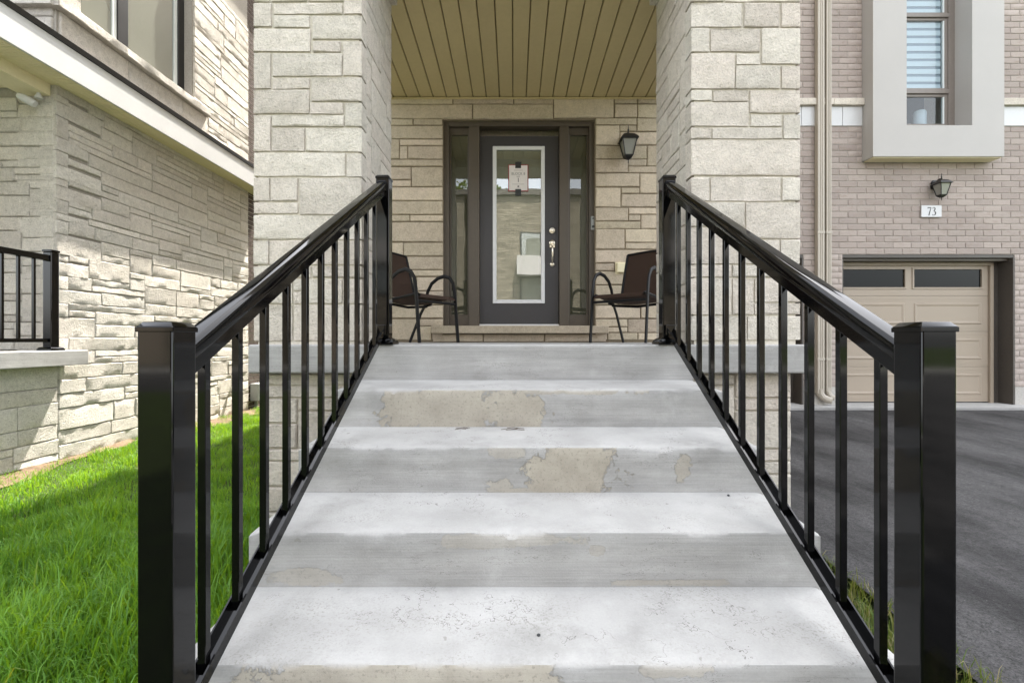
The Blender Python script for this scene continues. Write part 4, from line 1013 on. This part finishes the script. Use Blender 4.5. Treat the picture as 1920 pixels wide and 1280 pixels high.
# garage door
gd_y = 7.15
def gX(px): return px_x(px, gd_y)
def gZ(py): return px_z(py, gd_y)
def garage_door(name, xr, label=None):
    d = MB().box(xr-2.38, xr, gd_y+0.045, gd_y+0.06, gZ(753), gZ(489)).build(name, M['garage'], bh)
    zz = [gZ(753), gZ(687), gZ(621), gZ(554.5), gZ(488)]
    for k in range(4):
        z0, z1 = zz[k]+0.002, zz[k+1]-0.002
        s = MB(); cols = [(xr-2.30, xr-1.27), (xr-1.13, xr-0.10)]
        if k < 3:
            s.box(xr-2.38, xr, gd_y+0.006, gd_y+0.044, z0, z1)
            for a, b in cols:
                c, e = z0+0.105, z1-0.105
                for (i0, y0, i1, y1) in ((0.0, 0.0065, 0.012, -0.003), (0.012, -0.003, 0.030, -0.003), (0.030, -0.003, 0.050, 0.0035), ):
                    o_ = [(a+i0, c+i0), (b-i0, c+i0), (b-i0, e-i0), (a+i0, e-i0)]; p_ = [(a+i1, c+i1), (b-i1, c+i1), (b-i1, e-i1), (a+i1, e-i1)]
                    vs = [(x, gd_y+y0, z) for x, z in o_] + [(x, gd_y+y1, z) for x, z in p_]
                    s.add(vs, [(i, (i+1) % 4, (i+1) % 4+4, i+4) for i in range(4)])
                j = 0.050; s.add([(a+j, gd_y+0.0035, c+j), (b-j, gd_y+0.0035, c+j), (b-j, gd_y+0.0035, e-j), (a+j, gd_y+0.0035, e-j)], [(0, 1, 2, 3)])
            for zg in (z0+0.048, z1-0.048): s.box(xr-2.38, xr, gd_y+0.003, gd_y+0.0055, zg-0.006, zg+0.006)
            s.build('door_section', M['garage'], d, smooth=0)
        else:
            wz0, wz1 = gZ(538.5), gZ(505)
            s.box(xr-2.38, xr, gd_y+0.006, gd_y+0.044, z0, wz0); s.box(xr-2.38, xr, gd_y+0.006, gd_y+0.044, wz1, z1)
            s.box(xr-2.38, cols[0][0], gd_y+0.006, gd_y+0.044, wz0, wz1); s.box(cols[0][1], cols[1][0], gd_y+0.006, gd_y+0.044, wz0, wz1); s.box(cols[1][1], xr, gd_y+0.006, gd_y+0.044, wz0, wz1)
            sec = s.build('door_section', M['garage'], d, smooth=0)
            for a, b in cols:
                f3 = MB(); w = 0.028
                f3.box(a-w, a, gd_y-0.006, gd_y+0.005, wz0-w, wz1+w); f3.box(b, b+w, gd_y-0.006, gd_y+0.005, wz0-w, wz1+w)
                f3.box(a, b, gd_y-0.006, gd_y+0.005, wz1, wz1+w); f3.box(a, b, gd_y-0.006, gd_y+0.005, wz0-w, wz0)
                f3.build('lite_frame', M['garage'], d, bevel=0.003)
                MB().box(a+0.001, b-0.001, gd_y+0.018, gd_y+0.024, wz0+0.001, wz1-0.001).build('pane', M['darkglass'], d)
    MB().box(xr-2.38, xr, gd_y+0.0, gd_y+0.04, gZ(755.5), gZ(753.3)).build('bottom_seal', M['tape'], d)
    return d
garage_door('garage_door', gX(1853))
garage_door('garage_door', 4.05)
# opening trim: stop beads, dark jambs and head
for (xl, xr_, vis_l) in ((GX0, GX1, True), (1.66, OX1, False)):
    j = MB()
    j.box(xr_-0.030, xr_-0.002, WB-0.006, gd_y+0.08, zr(-1.0), GT-0.05); j.box(xr_-0.125, xr_-0.031, WB+0.015, WB+0.05, zr(-1.0), GT-0.09) if False else None
    j.box(xl+0.002, xl+0.03, WB+0.03, gd_y+0.08, zr(-1.0), GT-0.05)
    j.box(xl+0.002, xr_-0.002, WB+0.010, gd_y+0.08, GT-0.048, GT-0.002)
    j.build('garage_jamb', M['trimdark'], bh, bevel=0.003)
    MB().box(xl+0.031, xr_-0.031, WB+0.06, gd_y-0.01, GT-0.085, GT-0.049).build('garage_head', M['frame'], bh, bevel=0.004)
    st_ = MB(); xe = gX(1853) if vis_l else 4.05
    st_.box(xe+0.004, xe+0.055, gd_y-0.030, gd_y+0.02, zr(-1.0), GT-0.13); st_.box(xe-2.4, xe+0.055, gd_y-0.030, gd_y+0.005, GT-0.13, GT-0.086)
    st_.build('door_stop', M['garage'], bh, bevel=0.004)
    MB().box(xe+0.056, xr_-0.031, gd_y-0.010, gd_y+0.05, zr(-1.0), GT-0.05).build('jamb_board', M['trimdark'], bh)
MB().box(1.66, 7.6, WB-0.28, gd_y+0.4, zr(-1.2), zr(-0.955)).build('garage_apron', M['slab'], bh, bevel=0.01)
MB().box(1.66, 8, gd_y+0.5, gd_y+0.55, zr(-1), GT+0.3).build('garage_back', M['interior'], bh)

# house number plate
pa, pb, pc, pe = px_x(1727.5, WB-0.02), px_x(1765.2, WB-0.02), px_z(407, WB-0.02), px_z(385.2, WB-0.02)
plate = thing('number_plate', 'white house number plate reading 73 under the brick wall lantern', 'house number', ((pa+pb)/2, WB-0.01, pc))
MB().box(pa, pb, WB-0.024, WB-0.006, pc, pe).build('plate', M['white'], plate, bevel=0.002)
mb = MB(); h = pe-pc; yq = WB-0.0250
def gp(px, py): return (px_x(px, yq), px_z(py, yq))
ribbon(mb, [gp(1739.4, 391.2), gp(1739.7, 389.7)], 0.005, yq); ribbon(mb, [gp(1739.3, 389.6), gp(1745.9, 389.6)], 0.011, yq)
ribbon(mb, [gp(1745.8, 389.4), gp(1743.6, 396), gp(1741.6, 403.8)], [0.006, 0.011, 0.014], yq)
arc = [gp(1748.4+0.0, 391.3), gp(1749.6, 389.5), gp(1751.6, 389.1), gp(1753.3, 390.6), gp(1753.0, 393.4), gp(1751.0, 395.3)]
ribbon(mb, arc, [0.006, 0.007, 0.007, 0.014, 0.013, 0.006], yq-0.0002)
arc = [gp(1750.2, 395.6), gp(1752.6, 396.3), gp(1754.3, 398.6), gp(1753.8, 401.6), gp(1751.8, 403.4), gp(1749.4, 403.4), gp(1748.2, 402.2)]
ribbon(mb, arc, [0.005, 0.009, 0.016, 0.014, 0.008, 0.008, 0.012], yq-0.0004)
mb.build('digits', M['ink'], plate)

# downspouts
def downspout(label, x0, x1, zb, kick):
    t = thing('downspout', label, 'downspout', ((x0+x1)/2, WB-0.05, zb), 'beige downspouts on the brick wall')
    mb = MB(); w = x1-x0; yf = WB-0.085
    prof = [(x0, WB-0.012), (x0, yf+0.006), (x0+0.006, yf), (x0+w*0.30, yf), (x0+w*0.36, yf+0.008), (x0+w*0.44, yf), (x0+w*0.56, yf), (x0+w*0.64, yf+0.008), (x0+w*0.70, yf), (x1-0.006, yf), (x1, yf+0.006), (x1, WB-0.012)]
    mb.prism(prof, 2, zb+0.10, zr(6.5)); mb.build('pipe', M['pipe'], t, smooth=20)
    xm = (x0+x1)/2; ym = (yf+WB-0.012)/2
    MB().tube([(xm, ym, zb+0.16), (xm, ym, zb+0.10), (xm+kick*0.25, ym-0.01, zb+0.045), (xm+kick*0.6, ym-0.03, zb+0.012), (xm+kick, ym-0.05, zb)], w*0.5, 10, up=(0, 1, 0)).build('elbow', M['pipe'], t)
    for zz in (zr(1.55), zr(-0.3)):
        MB().box(x0-0.004, x1+0.004, yf-0.004, WB-0.010, zz, zz+0.035).build('strap', M['pipe'], t, bevel=0.002)
yd = WB-0.085
downspout('beige downspout nearer the stone pillar, left of the two pipes', px_x(1533.5, yd), px_x(1546.6, yd), zr(-0.88), 0.14)
downspout('beige downspout nearer the garage door, right of the two pipes', px_x(1549.8, yd), px_x(1560, yd), zr(-0.85), 0.07)

# ------------------------------------------------------------------ grass
def grass(name, pts, h, w, mat, seed, lean=0.5):
    rs = np.random.RandomState(seed); n = len(pts)
    a = rs.uniform(0, 2*np.pi, n); dx, dy = np.cos(a), np.sin(a); ln = h*rs.uniform(0.1, 1.0, n)*lean
    b = rs.uniform(0, 2*np.pi, n); bx, by = np.cos(b)*w/2, np.sin(b)*w/2
    P = np.zeros((n, 7, 3)); x, y, z = pts[:, 0], pts[:, 1], pts[:, 2]-0.006
    for k, (t, wf, lf, hf) in enumerate(((0, 1, 0, 0), (0.4, 0.9, 0.14, 0.45), (0.75, 0.6, 0.50, 0.82))):
        for s, sg in ((0, -1), (1, 1)):
            P[:, 2*k+s, 0] = x + dx*ln*lf + sg*bx*wf; P[:, 2*k+s, 1] = y + dy*ln*lf + sg*by*wf; P[:, 2*k+s, 2] = z + h*hf
    P[:, 6, 0] = x + dx*ln; P[:, 6, 1] = y + dy*ln; P[:, 6, 2] = z + h*(1 - 0.25*(ln/h/max(lean, 0.01))**2)
    me = bpy.data.meshes.new(name); me.vertices.add(n*7); me.vertices.foreach_set('co', P.reshape(-1))
    pat = np.array([0,1,3,2, 2,3,5,4, 4,5,6]); loops = (np.arange(n)[:, None]*7 + pat[None]).reshape(-1)
    me.loops.add(n*11); me.loops.foreach_set('vertex_index', loops.astype(np.int32))
    st = (np.arange(n)[:, None]*11 + np.array([0, 4, 8])[None]).reshape(-1)
    me.polygons.add(n*3); me.polygons.foreach_set('loop_start', st.astype(np.int32))
    me.update(calc_edges=True); me.validate(); me.materials.append(mat)
    o = bpy.data.objects.new(name, me); COL.objects.link(o); return o
rs = np.random.RandomState(5)
def scatter(n, x0, x1, y0, y1, keep):
    p = np.stack([rs.uniform(x0, x1, n), rs.uniform(y0, y1, n)], 1)
    p = p[keep(p[:, 0], p[:, 1])]
    z = np.array([zr(lawn_z(a, b)) for a, b in p]); return np.column_stack([p, z])
def clump(x, y): return np.sin(x*7.3+1.7*np.sin(y*5.1)) + np.sin(y*8.9+1.3*np.sin(x*6.7)) + 0.8*np.sin(x*19+y*13)
def keep_l(x, y):
    k = (x < -0.895) & ~((x > -1.50) & (y > 2.72)) & (x > -4.17 + 0.06*np.sin(y*2.3)**2 + 0.05*rs.uniform(0, 1, len(x)))
    bare = (x > -1.45) & (y > 1.6) & (y < 2.72) & (rs.uniform(0, 1, len(x)) < 0.55)
    thin = (x < -3.75) & (rs.uniform(0, 1, len(x)) < 0.35*np.clip((-3.75-x)/0.4, 0, 1))
    return k & ~bare & ~thin
near = scatter(42000, -3.4, -0.88, 1.0, 2.9, keep_l)
far = scatter(105000, -4.2, -0.88, 2.7, 9.0, keep_l)
pts = np.concatenate([near, far]); c = clump(pts[:, 0], pts[:, 1])
hh = (0.055 + 0.022*c.clip(-1, 2) + 0.05*(np.clip((pts[:, 0]+3.4)/1.8, 0, 1))*np.clip((4.2-pts[:, 1])/2.4, 0, 1)) * rs.uniform(0.55, 1.25, len(pts))
tall = rs.uniform(0, 1, len(pts)) < 0.035*np.clip((pts[:, 0]+3.3)/1.5, 0, 1); hh = np.where(tall, hh*1.9, hh)
nr_ = np.clip((3.6-pts[:, 1])/1.6, 0, 1)
hh = (hh*(0.95+0.65*nr_)).clip(0.02, 0.26)
o = grass('grass', pts, hh, rs.uniform(0.0028, 0.0055, len(pts))*(1+0.35*nr_), M['grass'], 1, 0.75); tag(o, 'long green grass of the lawn left of the steps', 'grass', kind='stuff')
p2 = scatter(16000, 1.03, 1.56, 0.2, 2.55, lambda x, y: rs.uniform(0, 1, len(x)) < np.clip(1.15-(x-1.03)/0.5, 0.12, 1))
p2[:, 2] += 0.0
o = grass('dry_grass', p2, rs.uniform(0.03, 0.10, len(p2)), rs.uniform(0.003, 0.005, len(p2)), M['drygrass'], 2, 0.9); tag(o, 'thin yellowing grass between the steps and the driveway', 'grass', kind='stuff')
p3 = scatter(5000, -1.48, -0.89, 1.7, 2.72, lambda x, y: rs.uniform(0, 1, len(x)) < 0.8)
o = grass('straw', p3, rs.uniform(0.02, 0.06, len(p3)), rs.uniform(0.002, 0.004, len(p3)), M['drygrass'], 3, 1.6); tag(o, 'flattened dry grass against the plinth left of the steps', 'grass', kind='stuff')
# broad-leaved weeds by the steps
for i, (x, y, s, lab) in enumerate(((-1.02, 1.52, 1.0, 'broad leaved weed nearest the camera, in the grass beside the steps'), (-1.10, 1.95, 0.8, 'small broad leaved weed in the straw beside the left steps'), (-1.22, 1.68, 0.9, 'broad leaved weed in the lawn, farthest out from the steps'))):
    t = thing('weed', lab, 'weed', (x, y, zr(lawn_z(x, y))))
    for k in range(6):
        a = k*1.05 + i; l = 0.11*s*rnd.uniform(0.8, 1.3); mb = MB(); up = rnd.uniform(0.4, 1.0)
        n = 5
        for j in range(n+1):
            f = j/n; w = 0.022*s*math.sin(math.pi*min(1, f*0.9+0.08)); r_ = l*f; hz = up*l*(f - 0.55*f*f)
            for sg in (-1, 0, 1): mb.v.append((x+math.cos(a)*r_-math.sin(a)*w*sg, y+math.sin(a)*r_+math.cos(a)*w*sg, zr(lawn_z(x, y))+0.01+hz+(0.004 if sg else 0)))
        for j in range(n):
            for q in range(2): mb.f.append((3*j+q, 3*j+q+1, 3*j+q+4, 3*j+q+3))
        mb.build('leaf', M['weed'], t, smooth=60)

# ------------------------------------------------------------------ across the street (seen mirrored in glass and black enamel)
def far_house(x0, x1, label, seed):
    y1 = -20.5; g = random.Random(seed); t = thing('opposite_house', label, 'house', ((x0+x1)/2, y1-5, zr(-1.3)))
    MB().box(x0, x1, -31, y1, zr(-1.4), zr(9.4)).build('wall', M['farstone'], t)
    MB().box(x0-0.2, x1+0.2, -31.2, y1+0.25, zr(9.402), zr(9.75)).build('parapet', M['trimdark'], t)
    for zb, zt in ((5.4, 7.0), (2.5, 4.1)):
        w = MB().box(x0+3.2, x0+6.0, y1+0.002, y1+0.06, zr(zb), zr(zt)).build('window', M['blackframe'], t)
        for q in range(2): MB().box(x0+3.3+q*1.35, x0+4.55+q*1.35, y1+0.062, y1+0.08, zr(zb+0.1), zr(zt-0.1)).build('pane', M['sideglass'], w)
    MB().box(x0+3.0, x0+6.2, y1+0.004, y1+0.9, zr(4.15), zr(5.35)).build('balcony', M['stucco'], t)
    MB().box(x0+0.7, x0+3.0, y1+0.003, y1+0.05, zr(-1.2), zr(1.1)).build('garage_door', M['garage'], t)
    MB().box(x0+4.2, x0+5.4, y1+0.003, y1+0.05, zr(-1.0), zr(1.3)).build('front_door', M['doorgrey'], t)
far_house(-2.8, 5.0, 'flat roofed stone house straight across the street', 1)
far_house(-11.2, -3.2, 'flat roofed stone house across the street to the left', 2)
far_house(5.4, 13.4, 'flat roofed stone house across the street to the right', 3)
far_house(-19.6, -11.6, 'flat roofed stone house across the street, far left', 4)
def tree(x, y, h, r, label, seed):
    g = np.random.RandomState(seed); t = thing('tree', label, 'tree', (x, y, zr(-1.3)), 'trees behind the opposite houses')
    MB().tube([(x, y, zr(-1.4)), (x+0.1, y, zr(h*0.3)), (x-0.1, y+0.1, zr(h*0.6))], [0.28, 0.2, 0.1], 8).build('trunk', M['bark'], t)
    n = 3800; d = g.normal(size=(n, 3)); d /= np.linalg.norm(d, axis=1)[:, None]; rr = g.uniform(0.35, 1.0, n)**0.6
    lob = 1 + 0.22*np.sin(d[:, 0]*5+seed) + 0.2*np.sin(d[:, 1]*6+d[:, 2]*4)
    c = np.array([x, y, zr(h*0.68)]) + d*(rr*lob)[:, None]*np.array([r, r, h*0.34])
    u = g.normal(size=(n, 3)); u /= np.linalg.norm(u, axis=1)[:, None]; v = np.cross(u, g.normal(size=(n, 3))); v /= np.linalg.norm(v, axis=1)[:, None]
    s = g.uniform(0.16, 0.34, n)[:, None]
    P = np.stack([c-u*s, c+v*s*0.6, c+u*s, c-v*s*0.6], 1).reshape(-1, 3)
    mb = MB(); mb.v = [tuple(p) for p in P]; mb.f = [(4*i, 4*i+1, 4*i+2, 4*i+3) for i in range(n)]
    mb.build('crown', M['leaf'], t, smooth=0)
tree(-4.5, -34, 14.5, 3.6, 'leafy tree rising behind the opposite house, straight across', 1)
tree(-12.0, -36, 15.5, 4.2, 'leafy tree rising behind the opposite houses, far left', 2)
tree(9.0, -37, 13.5, 3.4, 'leafy tree rising behind the opposite houses, on the right', 3)
tree(-1.6, -38, 16.0, 3.0, 'leafy tree rising behind the opposite house, a little left of the steps', 4)
